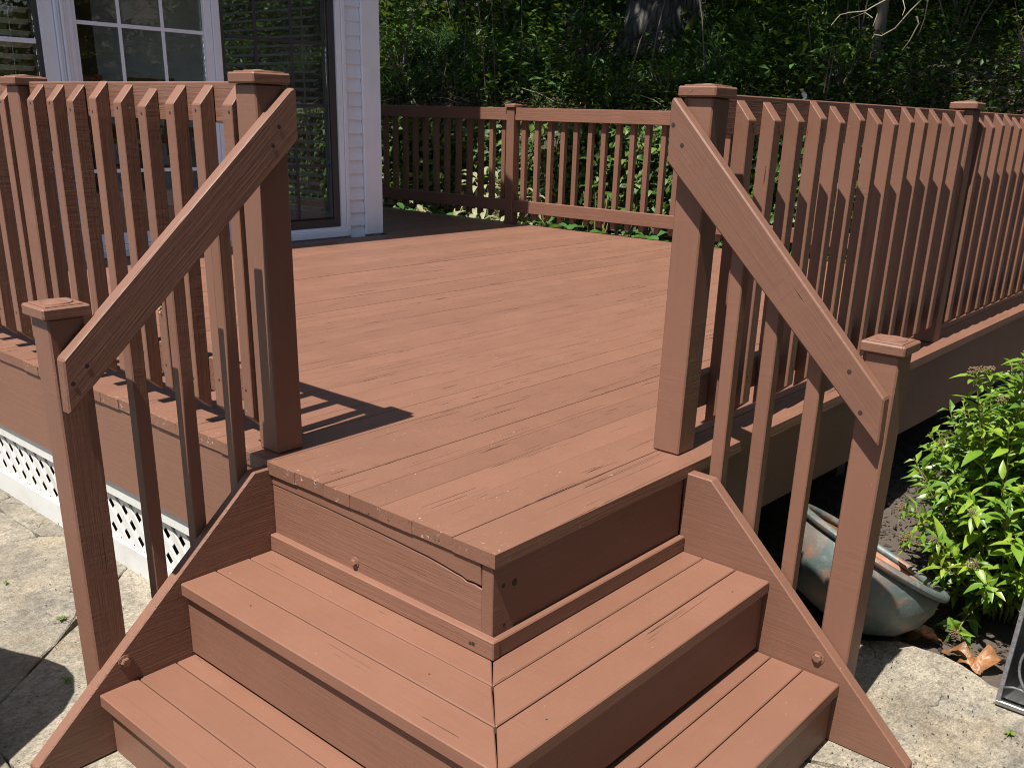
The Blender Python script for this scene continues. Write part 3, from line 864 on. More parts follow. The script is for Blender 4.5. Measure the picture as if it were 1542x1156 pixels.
sub('screen_frame', (2.473, YW + 0.018, 0.082), (3.344, YW + 0.040, 0.140), 'screenframe')
# window at the far left
Wd = box('window', (0.56, YW - 0.004, 0.60), (1.248, YW + 0.08, 0.66), 'white', HS, 0.003, 0)
for lo, hi, ax in (((0.56, YW, 0.661), (0.61, YW + .07, 2.05), 2), ((1.222, YW + 0.010, 0.661), (1.2475, YW + .07, 2.05), 2), ((0.611, YW, 2.0), (1.221, YW + .07, 2.05), 0)):
    box('window_frame', lo, hi, 'screenframe' if lo[0] > 1.2 else 'white', Wd, 0.002, ax)
box('window_pane', (0.611, YW + 0.025, 0.661), (1.221, YW + 0.030, 1.999), 'pane', Wd, 0, 0)
box('muntin', (0.612, YW + 0.012, 1.248), (1.220, YW + 0.024, 1.274), 'white', Wd, 0.002, 0)
# roof with the eave that shades the wall and the right-hand rake
ev = Vector((0, 4.33, 2.76)); sl = 0.62
ang = math.atan(sl)
m = frame((-2.25, 4.33, 2.74), VX, y=Vector((0, math.cos(ang), math.sin(ang))))
prism('roof', [(0, 0), (6.35, 0), (6.35, 4.2), (0, 4.2)], 0.10, m, 'roof', HS, 0)
box('soffit', (-2.25, 4.36, 2.72), (4.08, 4.72, 2.735), 'white', HS, 0, 0)
box('gutter', (-2.25, 4.30, 2.70), (4.09, 4.345, 2.80), 'white', HS, 0.004, 0)
# room behind the glass
box('interior_floor', (-2.0, YW + 0.17, -0.10), (HC - 0.15, 9.0, 0.0), 'infloor', HS, 0, 0)
box('interior_ceiling', (-2.0, YW + 0.17, 2.5), (HC - 0.15, 9.0, 2.56), 'inwall', HS, 0, 0)
for lo, hi in (((-2.1, YW + 0.17, 0.0), (-2.0, 9.0, 0.6)), ((-2.1, YW + 0.17, 2.25), (-2.0, 9.0, 2.5)), ((-2.1, YW + 0.17, 0.601), (-2.0, 5.2, 2.249)), ((-2.1, 8.6, 0.601), (-2.0, 9.0, 2.249))):
    box('interior_wall', lo, hi, 'inwall', HS, 0, 1)  # unseen side opening added to let sun brighten the room
# back wall with a window opening whose daylight shows through blinds
box('interior_wall', (-2.0, 8.9, 0.0), (3.9 - 0.2, 9.0, 0.45), 'inwall', HS, 0, 0)
box('interior_wall', (-2.0, 8.9, 1.75), (3.7, 9.0, 2.5), 'inwall', HS, 0, 0)
box('interior_wall', (-2.0, 8.9, 0.45), (-1.2, 9.0, 1.75), 'inwall', HS, 0, 0)
box('interior_wall', (1.2, 8.9, 0.45), (3.7, 9.0, 1.75), 'inwall', HS, 0, 0)

def blinds(label, x0, x1, y, z0, z1, step, tilt, group='window blinds'):
    t = thing('window_blind', label, 'blind', ((x0 + x1) / 2, y, z1), group)
    z = z0
    while z < z1:
        m = frame((x0, y, z), VX, z=Vector((0, math.sin(tilt), math.cos(tilt))))
        link('slat', beam_mesh(x1 - x0, 0.048, 0.002, 0, M['blind'], 'slat'), m, t)
        z += step
    for x in (x0 + (x1 - x0) * .18, x0 + (x1 - x0) * .82):
        beam('cord', (x, y, z0), (x, y, z1), 0.003, 0.003, VX, 'blind', t, 0)
    return t
blinds('white slatted blind behind the narrow window at the left edge', 0.62, 1.215, YW + 0.075, 0.68, 2.0, 0.062, 0.55)
SBL = thing('window_blind', 'slatted blind seen dimly through the dark insect screen of the sliding door', 'blind', (HC - 0.2, 6.0, 2.0), 'window blinds')
z = 0.16
while z < 2.0:
    link('slat', beam_mesh(1.64, 0.048, 0.002, 0, M['blind'], 'slat'), frame((HC - 0.19, 5.235, z), VY, z=Vector((-.42, 0, .9))), SBL)
    z += 0.066
for y in (5.36, 5.50, 6.55): beam('cord', (HC - 0.215, y, 0.14), (HC - 0.215, y, 2.0), 0.02, 0.003, VX, 'blind', SBL, 0)
blinds('slatted blind across the room seen through the left glass door leaf', -1.15, 1.15, 8.82, 0.48, 1.74, 0.062, 0.5)
SB = thing('wooden_table', 'brown wooden dining table inside the room behind the glass door', 'table', (2.7, 7.1, 0))
box('table_top', (2.0, 6.7, 0.72), (3.4, 7.6, 0.76), 'inwood', SB, 0.005, 0)
for x in (2.06, 3.28):
    for yy in (6.76, 7.48): box('leg', (x, yy, 0.001), (x + 0.06, yy + 0.06, 0.719), 'inwood', SB, 0.004, 2)
box('apron', (2.13, 6.77, 0.62), (3.27, 6.79, 0.719), 'inwood', SB, 0, 0)
for k, (cx_, lab) in enumerate(((2.72, 'tall backed wooden chair at the middle of the table behind the glass door'), (2.12, 'tall backed wooden chair at the left end of the table behind the glass door'))):
    CH = thing('wooden_chair', lab, 'chair', (cx_, 6.4, 0), 'chairs at the indoor table')
    box('seat', (cx_ - .22, 6.22, 0.43), (cx_ + .22, 6.62, 0.465), 'inwood', CH, 0.008, 0)
    for x in (cx_ - .22, cx_ + .18):
        box('leg', (x, 6.18, 0.001), (x + 0.04, 6.218, 1.14), 'inwood', CH, 0.004, 2)
        box('leg', (x, 6.57, 0.001), (x + 0.04, 6.61, 0.429), 'inwood', CH, 0.004, 2)
    box('back_rail', (cx_ - .178, 6.185, 1.02), (cx_ + .178, 6.21, 1.13), 'inwood', CH, 0.004, 0)
    for q in range(4): box('back_slat', (cx_ - .15 + q * .085, 6.187, 0.55), (cx_ - .105 + q * .085, 6.205, 1.019), 'inwood', CH, 0.003, 2)

# ------------------------------------------------------------------ vegetation helpers (numpy leaf clouds)
def leaf_cloud(P, D, U, L, Wd, fold=0.25):
    """six-point leaves: P base, D direction, U up-ish, L length, Wd width -> verts, quads(2 per leaf)"""
    n = len(P)
    D = D / np.linalg.norm(D, axis=1, keepdims=True)
    Sd = np.cross(D, U); Sd /= (np.linalg.norm(Sd, axis=1, keepdims=True) + 1e-9)
    N = np.cross(Sd, D)
    L = L[:, None]; Wd = Wd[:, None]
    base = P
    tip = P + D * L - N * L * 0.12
    mid = P + D * L * 0.5 + N * L * 0.02
    l = P + D * L * 0.42 + Sd * Wd * 0.5 + N * Wd * fold
    r = P + D * L * 0.42 - Sd * Wd * 0.5 + N * Wd * fold
    V = np.stack([base, l, mid, r, tip], 1).reshape(-1, 3)
    i = np.arange(n)[:, None] * 5
    F = np.concatenate([i + np.array([[0, 2, 1, 1]]), i + np.array([[1, 2, 4, 4]]), i + np.array([[0, 3, 2, 2]]), i + np.array([[2, 3, 4, 4]])], 1)
    F = F.reshape(-1, 4)[:, :3]
    return V, F
def unit(n):
    v = rng.normal(size=(n, 3)); return v / np.linalg.norm(v, axis=1, keepdims=True)
def dirs(n, up=0.3, spread=1.0):
    v = unit(n) * spread; v[:, 2] = np.abs(v[:, 2]) * 0.6 + up - 0.3
    return v
def ups(n):
    v = unit(n) * 0.55; v[:, 2] += 1.0; return v
def leaves_obj(name, P, size, mat, parent=None, kind=None, aspect=0.5, up=0.3, D=None, U=None):
    n = len(P)
    L = size * rng.uniform(0.6, 1.25, n)
    V, F = leaf_cloud(np.asarray(P, float), dirs(n, up) if D is None else D, ups(n) if U is None else U, L, L * aspect * rng.uniform(0.8, 1.2, n))
    o = link(name, mesh_np(name, V, F, M[mat]), Matrix.Identity(4), parent)
    if parent is not None:
        o.matrix_local = WM[parent.name].inverted()
    if kind: o['kind'] = kind
    return o
def in_blob(n, c, r, hollow=0.35):
    u = unit(n); rad = rng.uniform(hollow ** 3, 1, n) ** (1 / 3)
    return np.array(c) + u * np.array(r) * rad[:, None]

# undergrowth on the hill: clumped groundcover, grass tufts, litter
def hillpts(n, x0, x1, y0, y1, clump=None, thr=0.0):
    out = []
    while sum(len(o) for o in out) < n:
        x = rng.uniform(x0, x1, n); y = rng.uniform(y0, y1, n)
        if clump is not None:
            keep = vnoise(x, y, clump[0], clump[1]) + rng.normal(0, 0.15, n) > thr
            x, y = x[keep], y[keep]
        out.append(np.stack([x, y, hill_z(x, y)], 1))
    return np.concatenate(out)[:n]
P = np.concatenate([hillpts(62000, 7.7, 12.5, -1, 17, (2.6, 21), -0.25), hillpts(34000, 7.6, 11.5, -1, 6.5)])
P[:, 2] += rng.uniform(0, 1, len(P)) ** 2 * 0.34 * (0.6 + 0.8 * np.clip(vnoise(P[:, 0], P[:, 1], 2.2, 33) + 0.4, 0, 1.4))
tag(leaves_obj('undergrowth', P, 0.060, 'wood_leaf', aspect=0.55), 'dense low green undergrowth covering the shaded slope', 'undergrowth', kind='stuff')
P = np.concatenate([hillpts(16000, 9, 26, -24, 32, (1.2, 25), -0.2), hillpts(12000, 10, 15, 1, 20)])
P[:, 2] += rng.uniform(0, 1, len(P)) ** 2 * 0.8
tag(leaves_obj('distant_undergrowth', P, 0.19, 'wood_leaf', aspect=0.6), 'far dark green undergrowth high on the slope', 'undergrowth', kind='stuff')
P = hillpts(5200, 7.7, 12, -1, 17, (1.5, 61), 0.15)
P[:, 2] += rng.uniform(.1, 1, len(P)) * 0.55
tag(leaves_obj('broadleaf_plants', P, 0.14, 'bright_leaf', aspect=0.5, up=0.1), 'taller broad leaved wild plants standing out of the undergrowth in clumps', 'wild plants', kind='stuff')
bm = bmesh.new()
for k in range(70):
    y = random.uniform(0.5, 15); x = random.uniform(7.9, 12); zz = float(hill_z(np.array([x]), np.array([y]))[0])
    h = random.uniform(.5, 1.5); dx, dy = random.gauss(0, .15), random.gauss(0, .15)
    tube_bm(bm, [(x, y, zz - .05), (x + dx * .4, y + dy * .4, zz + h * .5), (x + dx, y + dy, zz + h)], [.010, .007, .003], 5)
tag(link('wild_stems', mesh_from_bm('wild_stems', bm, M['sapbark']), Matrix.Identity(4)), 'thin brown stems rising through the undergrowth on the slope', 'stems', kind='stuff')
P = hillpts(5000, 7.40, 8.5, -2, 14)
P[:, 2] += 0.01 + rng.uniform(0, 0.02, len(P))
tag(leaves_obj('leaf_litter', P, 0.075, 'litter', aspect=0.6, up=0.32, U=ups(len(P))), 'brown leaf litter along the top of the retaining wall', 'leaf litter', kind='stuff')
def grass(name, label, n, x0, x1, y0, y1, h, cl, thr):
    P = hillpts(n, x0, x1, y0, y1, cl, thr)
    D = unit(n) * 0.55; D[:, 2] = 1.0
    U = unit(n); U[:, 2] *= 0.2
    L = h * rng.uniform(0.5, 1.3, n)
    V, F = leaf_cloud(P, D, U, L, np.full(n, 0.012) * rng.uniform(.7, 1.4, n), 0.1)
    V = V.reshape(-1, 5, 3)
    lean = unit(n) * (L * 0.35)[:, None]; lean[:, 2] = -np.abs(lean[:, 2]) * 0.6
    V[:, 4] += lean
    o = link(name, mesh_np(name, V.reshape(-1, 3), F, M['grass']), Matrix.Identity(4))
    return tag(o, label, 'grass', kind='stuff')
grass('woodland_grass', 'long green grass blades growing on the lower slope', 17000, 7.9, 11, 3.5, 14, 0.30, (2.3, 41), -0.05)
# twiggy dead stems in the litter
bm = bmesh.new()
for k in range(90):
    y = random.uniform(0.5, 11); x = random.uniform(7.45, 8.3); zz = float(hill_z(np.array([x]), np.array([y]))[0])
    a = random.uniform(0, 6.28); L = random.uniform(.15, .5); e = random.uniform(0, .5)
    p0 = Vector((x, y, zz + .02)); p1 = p0 + Vector((math.cos(a) * L, math.sin(a) * L, e * L))
    tube_bm(bm, [p0, (p0 + p1) / 2 + Vector((0, 0, .02)), p1], 0.004, 4)
tag(link('fallen_twigs', mesh_from_bm('fallen_twigs', bm, M['twig']), Matrix.Identity(4)), 'thin dead twigs lying in the litter above the wall', 'twigs', kind='stuff')

# individual bushes on the hill
def bush(label, x, y, r, h, n, size, mat, name='understory_bush'):
    z = float(hill_z(np.array([x]), np.array([y]))[0])
    t = thing(name, label, 'bush', (x, y, z - 0.05), 'bushes on the wooded slope')
    bm = bmesh.new()
    tips = []
    for k in range(9):
        a = random.uniform(0, 6.28); rr = r * random.uniform(.3, .95)
        tip = Vector((x + math.cos(a) * rr, y + math.sin(a) * rr, z + h * random.uniform(.55, 1.0)))
        tube_bm(bm, [(x, y, z - 0.05), ((x + tip.x) / 2, (y + tip.y) / 2, z + h * .45), tip], [0.014, .009, .003], 5)
        tips.append(tip)
    me = mesh_from_bm('stem', bm, M['sapbark'])
    o = link('stem', me, Matrix.Identity(4), t); o.matrix_local = WM[t.name].inverted()
    P = []
    for tp in tips:
        k = n // len(tips)
        P.append(in_blob(k, (tp.x * .8 + x * .2, tp.y * .8 + y * .2, tp.z * .85 + z * .15), (r * .42, r * .42, h * .26), 0.2))
    leaves_obj('foliage', np.concatenate(P), size, mat, t, 'stuff', 0.5)
    return t
bush('bright green leafy bush in the middle of the slope left of the oak trunk', 8.3, 7.65, 0.42, 0.85, 300, 0.11, 'bright_leaf')
bush('pale green leafy bush on the slope beside the corner of the house', 8.4, 9.45, 0.60, 1.0, 420, 0.11, 'bright_leaf')
bush('low yellow green bush near the wall by the house corner', 8.0, 8.85, 0.32, 0.42, 160, 0.075, 'yellow_leaf')
bush('dark green bush between the grass and the oak trunk', 8.9, 6.6, 0.55, 0.75, 420, 0.10, 'wood_leaf')
bush('yellow green bush at the right edge of the slope above the railing', 8.4, 1.25, 0.45, 0.75, 330, 0.07, 'yellow_leaf')
bush('mid green bush on the slope right of the bare twigs', 9.3, 2.25, 0.50, 0.85, 380, 0.08, 'bright_leaf')
bush('small leafy green bush just left of the right newel post', 8.0, 4.75, 0.38, 0.45, 240, 0.07, 'bright_leaf')
bush('leafy green bush at the foot of the thin sapling', 8.5, 3.0, 0.35, 0.42, 240, 0.07, 'bright_leaf')
bush('broad dark bush high on the slope above the grass', 10.6, 10.2, 0.9, 1.3, 600, 0.14, 'wood_leaf')
bush('broad dark bush high on the slope right of the oak', 11.0, 4.7, 0.9, 1.2, 600, 0.13, 'wood_leaf')

# trees: oak in view (trunk) with its crown above the frame; sapling; two more for the canopy
def tree(name, label, x, y, r, h, limbs, mat, crown_fn=None, seg=20, flare=0.35):
    z = float(hill_z(np.array([x]), np.array([y]))[0]) - 0.15
    t = thing(name, label, 'tree', (x, y, z), 'trees on the wooded slope')
    prof = [(0.0, r * (1 + flare * 1.6)), (0.25, r * (1 + flare * .8)), (0.7, r * (1 + flare * .25)), (1.6, r), (h * .5, r * .82), (h, r * .5)]
    bm = bmesh.new()
    rings = []
    for zz, rr in prof:
        ring = []
        for k in range(seg):
            a = 2 * math.pi * k / seg
            q = rr * (1 + (0.10 * math.sin(a * 5 + 1) + 0.05 * math.sin(a * 9)) * math.exp(-zz) + random.uniform(-.02, .02))
            ring.append(bm.verts.new((q * math.cos(a), q * math.sin(a), zz)))
        rings.append(ring)
    for a, b in zip(rings, rings[1:]):
        for k in range(seg): bm.faces.new((a[k], a[(k + 1) % seg], b[(k + 1) % seg], b[k]))
    bm.faces.new(rings[-1])
    link('trunk', mesh_from_bm('trunk', bm, M[mat], True), T(x, y, z), t)
    tips = []
    for k in range(limbs):
        bm = bmesh.new()
        a = 2 * math.pi * k / limbs + random.uniform(-.3, .3)
        z0 = h * random.uniform(.55, .98); L = random.uniform(2.2, 3.8)
        p0 = Vector((x, y, z + z0)); p1 = p0 + Vector((math.cos(a) * L * .5, math.sin(a) * L * .5, L * .35)); p2 = p0 + Vector((math.cos(a) * L, math.sin(a) * L, L * .6))
        tube_bm(bm, [p0, p1, p2], [r * .34, r * .2, r * .07], 8)
        o = link('limb', mesh_from_bm('limb', bm, M[mat], True), Matrix.Identity(4), t); o.matrix_local = WM[t.name].inverted()
        tips += [p1, p2]
    return t
oak = tree('oak_tree', 'thick grey oak trunk rising from the shaded slope', 9.7, 5.95, 0.43, 7.0, 7, 'bark')
# crown leaves: kept where their shadows fall on the slope, not on the deck
def canopy(t, n, y0, y1, gap_seed, thr, zl=(6.0, 10.0), foot=(6.45, 19.0)):
    zc = rng.uniform(zl[0], zl[1], n); fx = rng.uniform(foot[0], foot[1], n); y = rng.uniform(y0, y1, n)
    hz = np.maximum(hill_z(fx, y), 0.8)
    x = fx - 0.455 * (zc - hz)
    keep = vnoise(fx, y, 1.7, gap_seed) + rng.normal(0, 0.12, n) - 0.95 * np.clip((7.65 - fx) / 1.0, 0, 1) > thr
    P = np.stack([x, y - 0.01 * (zc - hz), zc], 1)[keep]
    return leaves_obj('crown', P, 0.24, 'canopy', t, 'stuff', 0.6, up=0.3)
canopy(oak, 21000, 1.5, 9.0, 51, -0.45)
tr2 = tree('maple_tree', 'tall tree on the slope behind the house corner, its crown shading the bank', 12.5, 12.5, 0.28, 7.5, 6, 'bark')
canopy(tr2, 19000, 8.5, 18.0, 52, -0.12)
tr3 = tree('maple_tree', 'tall tree on the slope to the right, its crown shading the bank', 13.0, -1.5, 0.30, 7.5, 6, 'bark')
canopy(tr3, 22000, -12.0, 2.0, 53, -0.48)
sap = tree('sapling_tree', 'thin dark sapling trunk standing on the slope above the right railing', 8.9, 2.86, 0.052, 5.2, 4, 'sapbark', seg=8, flare=0.3)
leaves_obj('crown', in_blob(900, (8.9, 2.86, 6.6), (1.6, 1.6, 1.2), 0.2), 0.16, 'canopy', sap, 'stuff')

# tree added out of view, crown shaped to cut bounce off the patio
SHD = thing('unseen_shade_tree', 'unseen broad crowned tree added to shade the patio on the near side of the steps', 'tree', (-5.5, -5.5, ZG), None)
bm = bmesh.new(); tube_bm(bm, [(-5.5, -5.5, ZG), (-5.4, -5.4, 2.0), (-5.2, -5.2, 5.0)], [.30, .22, .14], 12)
for q in ((-8.5, -3.0, 6.0), (-4.5, -1.6, 6.0), (-1.5, -4.0, 6.2), (-4.5, -8.0, 6.0), (0.0, -5.5, 6.3)): tube_bm(bm, [(-5.3, -5.3, 4.0), ((q[0] - 5.3) / 2, (q[1] - 5.3) / 2, 5.2), q], [.12, .08, .02], 8)
o = link('trunk', mesh_from_bm('trunk', bm, M['sapbark'], True), Matrix.Identity(4), SHD); o.matrix_local = WM[SHD.name].inverted()
n = 22000
fx = rng.uniform(-9.0, 3.2, n); fy = rng.uniform(-7.0, 0.4, n); zc = rng.uniform(4.6, 7.0, n)
ok = np.where(fy > -1.75, fx < -1.25 - 0.25 * np.sin(fy * 3), fx < 3.2) & (vnoise(fx, fy, 2.0, 77) > -0.75)
fx, fy, zc = fx[ok], fy[ok], zc[ok]
leaves_obj('crown', np.stack([fx - 0.452 * (zc - ZG), fy - 0.038 * (zc - ZG), zc], 1), 0.20, 'canopy', SHD, 'stuff', 0.6)

# evergreens added behind the viewer to block low sky, mirrored in door glass
for k, (x, y, r, h) in enumerate(((-4.2, -5.6, 1.9, 5.2), (-0.9, -5.2, 2.0, 5.8), (2.6, -5.0, 2.0, 5.4), (6.2, -5.4, 2.2, 6.2), (9.6, -6.4, 2.2, 6.0))):
    t = thing('added_evergreen_tree', ('first', 'second', 'third', 'fourth', 'fifth')[k] + ' unseen evergreen from the left in the row added to block low sky', 'tree', (x, y, -.8), 'evergreens added to block low sky')
    bm = bmesh.new(); tube_bm(bm, [(x, y, -.8), (x, y, h * .5), (x, y, h)], [.22, .16, .03], 8)
    o = link('trunk', mesh_from_bm('trunk', bm, M['sapbark'], True), Matrix.Identity(4), t); o.matrix_local = WM[t.name].inverted()
    n = 13000
    tt = rng.uniform(0, 1, n) ** 1.35; a = rng.uniform(0, 6.283, n)
    rr = r * (1 - .93 * tt) * (0.62 + .38 * np.sin(tt * 60 + a * 3)) * np.sqrt(rng.uniform(.25, 1, n)) + .05
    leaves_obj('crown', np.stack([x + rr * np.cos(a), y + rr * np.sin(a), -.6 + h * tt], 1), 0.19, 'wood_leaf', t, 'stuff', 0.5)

# pale bare branch hanging into the top right
def branch(label, lines, xs, group=None):
    t = thing('bare_branch', label, 'branch', (xs, lines[0][0][0], lines[0][0][1]), group)
    for k, ln in enumerate(lines):
        bm = bmesh.new()
        n = len(ln)
        pts = [Vector((xs + 0.10 * math.sin(k * 2.1) + 0.05 * i * math.cos(k * 1.7), y, z)) for i, (y, z) in enumerate(ln)]
        tube_bm(bm, pts, [0.0075 - 0.005 * i / max(1, n - 1) if k < 4 else 0.004 - 0.0022 * i / max(1, n - 1) for i in range(n)], 6)
        o = link('twig', mesh_from_bm('twig', bm, M['twig']), Matrix.Identity(4), t); o.matrix_local = WM[t.name].inverted()
    return t
branch('pale bare forked branch hanging into view above the right railing', [
    [(1.60, 3.2), (1.69, 2.4), (1.719, 2.049), (1.727, 1.864), (1.748, 1.747), (1.788, 1.658), (1.818, 1.634)],
    [(1.60, 3.2), (1.66, 2.4), (1.685, 2.001), (1.753, 1.865), (1.821, 1.795), (1.919, 1.671), (2.018, 1.618), (2.074, 1.629), (2.089, 1.598)],
    [(1.60, 3.2), (1.67, 2.3), (1.71, 2.003), (1.868, 1.871), (1.979, 1.806), (2.022, 1.767), (2.127, 1.757), (2.183, 1.739), (2.223, 1.661)],
    [(1.743, 1.747), (1.724, 1.694), (1.783, 1.571), (1.834, 1.509)],
    [(2.128, 1.757), (2.214, 1.804), (2.353, 1.77)], [(2.022, 1.767), (2.033, 1.675)], [(1.882, 1.895), (1.83, 1.803), (1.829, 1.75)]], 6.8)
branch('pale twig poking in at the right edge above the railing', [[(0.80, 2.6), (0.883, 1.757), (0.951, 1.694), (0.998, 1.628), (0.98, 1.56)], [(0.951, 1.694), (0.90, 1.60), (0.89, 1.55)]], 6.8)

# ------------------------------------------------------------------ ivy and hostas by the wall
iv = [(9.6, .35, .9, .7), (8.3, .5, .8, .6), (7.55, .2, .6, .6), (6.55, .72, .45, .35), (5.0, .5, .6, .55), (4.2, .35, .45, .5), (3.3, .55, .6, .6), (2.3, .4, .7, .7), (10.8, .4, .8, .7)]
P = []
for y, z, ry, rz in iv:
    n = int(1150 * ry * rz / .5)
    a = rng.uniform(0, 6.28, n); rr = np.sqrt(rng.uniform(0, 1, n))
    P.append(np.stack([WX - 0.03 - rng.uniform(0, 0.14, n) + 0.05 * z, y + ry * rr * np.cos(a) * 0.8, np.clip(z + rz * rr * np.sin(a), -.7, 0.97)], 1))
n = 9000
y = rng.uniform(1.5, 10.5, n); z = rng.uniform(-.65, .9, n)
kp = vnoise(y, z * 1.3, 3.2, 71) + rng.normal(0, .15, n) > -0.05
P.append(np.stack([WX - 0.02 - rng.uniform(0, .12, n) + .05 * z, y, z], 1)[kp])
P = np.concatenate(P); n = len(P)
D = unit(n) * .6; D[:, 0] -= .5; D[:, 2] -= .3
U = unit(n) * .5; U[:, 0] -= .8; U[:, 2] += .5
tag(leaves_obj('ivy', P, 0.085, 'ivy', aspect=0.75, D=D, U=U), 'sunlit ivy leaves scrambling over the stone retaining wall', 'ivy', kind='stuff')

def big_leaf_mesh(name, L, Wd, mat, bend=0.5, cup=0.18, rows=6, heart=True):
    bm = bmesh.new()
    rws = []
    for i in range(rows + 1):
        t = i / rows
        w = Wd * (math.sin(math.pi * min(1, t ** 0.65 if heart else t ** 0.8)) ** 0.8 if 0 < t < 1 else 0.02)
        a = bend * t
        x = L * t * math.cos(a * .6); z = L * t * (0.25 - a * .55 * t)
        rws.append([bm.verts.new((x, s * w * .5, z + abs(s) * cup * w)) for s in (-1, 0, 1)])
    for a, b in zip(rws, rws[1:]):
        for k in range(2): bm.faces.new((a[k], b[k], b[k + 1], a[k + 1]))
    return mesh_from_bm(name, bm, M[mat], True)
hosta_me = [big_leaf_mesh('leaf', .24, .17, 'hosta', .9), big_leaf_mesh('leaf', .19, .13, 'hosta', .6), big_leaf_mesh('leaf', .15, .10, 'hosta', 1.2)]
pale_me = [big_leaf_mesh('leaf', .17, .065, 'palehosta', 1.0, rows=5, heart=False), big_leaf_mesh('leaf', .14, .055, 'palehosta', 1.4, rows=5, heart=False)]
def clump(name, label, cat, x, y, z0, n, r, h, meshes, group, sc=1.0, seed=0):
    rr = random.Random(seed)
    t = thing(name, label, cat, (x, y, z0), group)
    for k in range(n):
        a = k * 2.399 + rr.uniform(-.3, .3); q = (k + .5) / n
        rad = r * math.sqrt(q) * rr.uniform(.5, 1); hh = h * (1 - .65 * q) * rr.uniform(.7, 1.1)
        m = T(x + rad * math.cos(a) * .7, y + rad * math.sin(a) * .7, z0 + hh) @ Matrix.Rotation(a, 4, 'Z') @ Matrix.Rotation(0.15 - .5 * (1 - q) + rr.uniform(-.2, .2), 4, 'Y') @ Matrix.Scale(sc * rr.uniform(.75, 1.2), 4)
        link('leaf', rr.choice(meshes), m, t)
    bm = bmesh.new()
    for k in range(7):
        a = k * .9; tube_bm(bm, [(0, 0, -.02), (math.cos(a) * r * .3, math.sin(a) * r * .3, h * .5), (math.cos(a) * r * .5, math.sin(a) * r * .5, h * .8)], 0.006, 4)
    link('stalk', mesh_from_bm('stalk', bm, M['stem']), T(x, y, z0), t)
    return t
ZB = -0.70
clump('pale_perennial', 'cream leaved drooping plant glowing behind the far railing left of its middle post', 'plant', 6.45, 6.05, ZB, 110, .48, 1.05, pale_me, 'plants by the stone wall', 1.25, 1)
clump('pale_perennial', 'cream leaved drooping plant just right of the middle post of the far railing', 'plant', 6.25, 5.35, ZB, 90, .40, 1.0, pale_me, 'plants by the stone wall', 1.2, 2)
clump('pale_perennial', 'low cream leaved plant seen under the bottom rail left of the middle post', 'plant', 6.1, 6.75, ZB, 60, .34, .70, pale_me, 'plants by the stone wall', 1.1, 3)
hs_ = [(6.2, 6.35, .55, 24, 'broad leaved hosta under the cream plant beside the middle post'),
       (6.0, 5.85, .48, 22, 'broad leaved hosta low behind the middle post of the far railing'),
       (6.35, 5.05, .62, 24, 'broad leaved hosta right of the middle post and behind the third baluster'),
       (6.25, 4.05, .80, 26, 'tall hosta with big pale green leaves near the right end of the far railing'),
       (6.1, 3.55, .66, 22, 'hosta with round leaves next to the right newel post'),
       (6.0, 4.45, .42, 20, 'small bright hosta under the bottom rail right of centre'),
       (6.5, 7.3, .60, 24, 'shaded hosta behind the far railing near the house corner'),
       (6.7, 4.65, 1.15, 22, 'tall leafy green plant rising to the top rail right of the middle post'),
       (6.4, 3.0, .60, 20, 'hosta hidden mostly by the right newel post')]
for k, (x, y, h, n, lab) in enumerate(hs_): clump('hosta', lab, 'hosta', x, y, ZB, n, .34, h, hosta_me, 'plants by the stone wall', 1.0, 10 + k)
# low stone edging and a pale paving slab seen under the bottom rail
ED = thing('stone_edging', 'low tan stone edging under the right part of the far railing', 'edging', (5.9, 4.3, ZB))
for k in range(7): box('edging_stone', (5.78, 3.1 + k * .36, ZB - .05), (5.98, 3.1 + k * .36 + .35, ZB + .56 + .01 * (k % 3)), 'block', ED, 0.015, 1)

# ------------------------------------------------------------------ mulch bed
n = 15000
x = rng.uniform(1.5, 4.2, n); y = rng.uniform(-3.0, 1.0, n)
keep = x > 1.52 + 0.02 * np.sin(y * 7)
P = np.stack([x, y, np.full(n, -0.712) + 0.045 * np.clip((x - 2.2) / 2, 0, 1) + rng.uniform(0, .018, n)], 1)[keep]; n = len(P)
D = unit(n); D[:, 2] *= .25
V, F = leaf_cloud(P, D, ups(n), rng.uniform(.012, .045, n), rng.uniform(.005, .013, n), 0.1)
tag(link('mulch', mesh_np('mulch', V, F, M['mulch']), Matrix.Identity(4)), 'dark bark mulch spread under the shrub and the deck edge', 'mulch', kind='stuff')

n = 900
x = np.concatenate([rng.uniform(-1.2, 0.05, n // 2), rng.uniform(.7, 1.5, n // 2)]); y = np.concatenate([rng.uniform(.9, 3.0, n // 2), rng.uniform(-1.3, -.25, n // 2)])
P = np.stack([x, y, np.full(n, ZG + .0045)], 1)
D = unit(n); D[:, 2] *= .12
V, F = leaf_cloud(P, D, ups(n), rng.uniform(.003, .014, n) , rng.uniform(.002, .005, n), 0.1)
tag(link('patio_debris', mesh_np('patio_debris', V, F, M['mulch']), Matrix.Identity(4)), 'specks of bark and grit scattered over the flagstones', 'debris', kind='stuff')

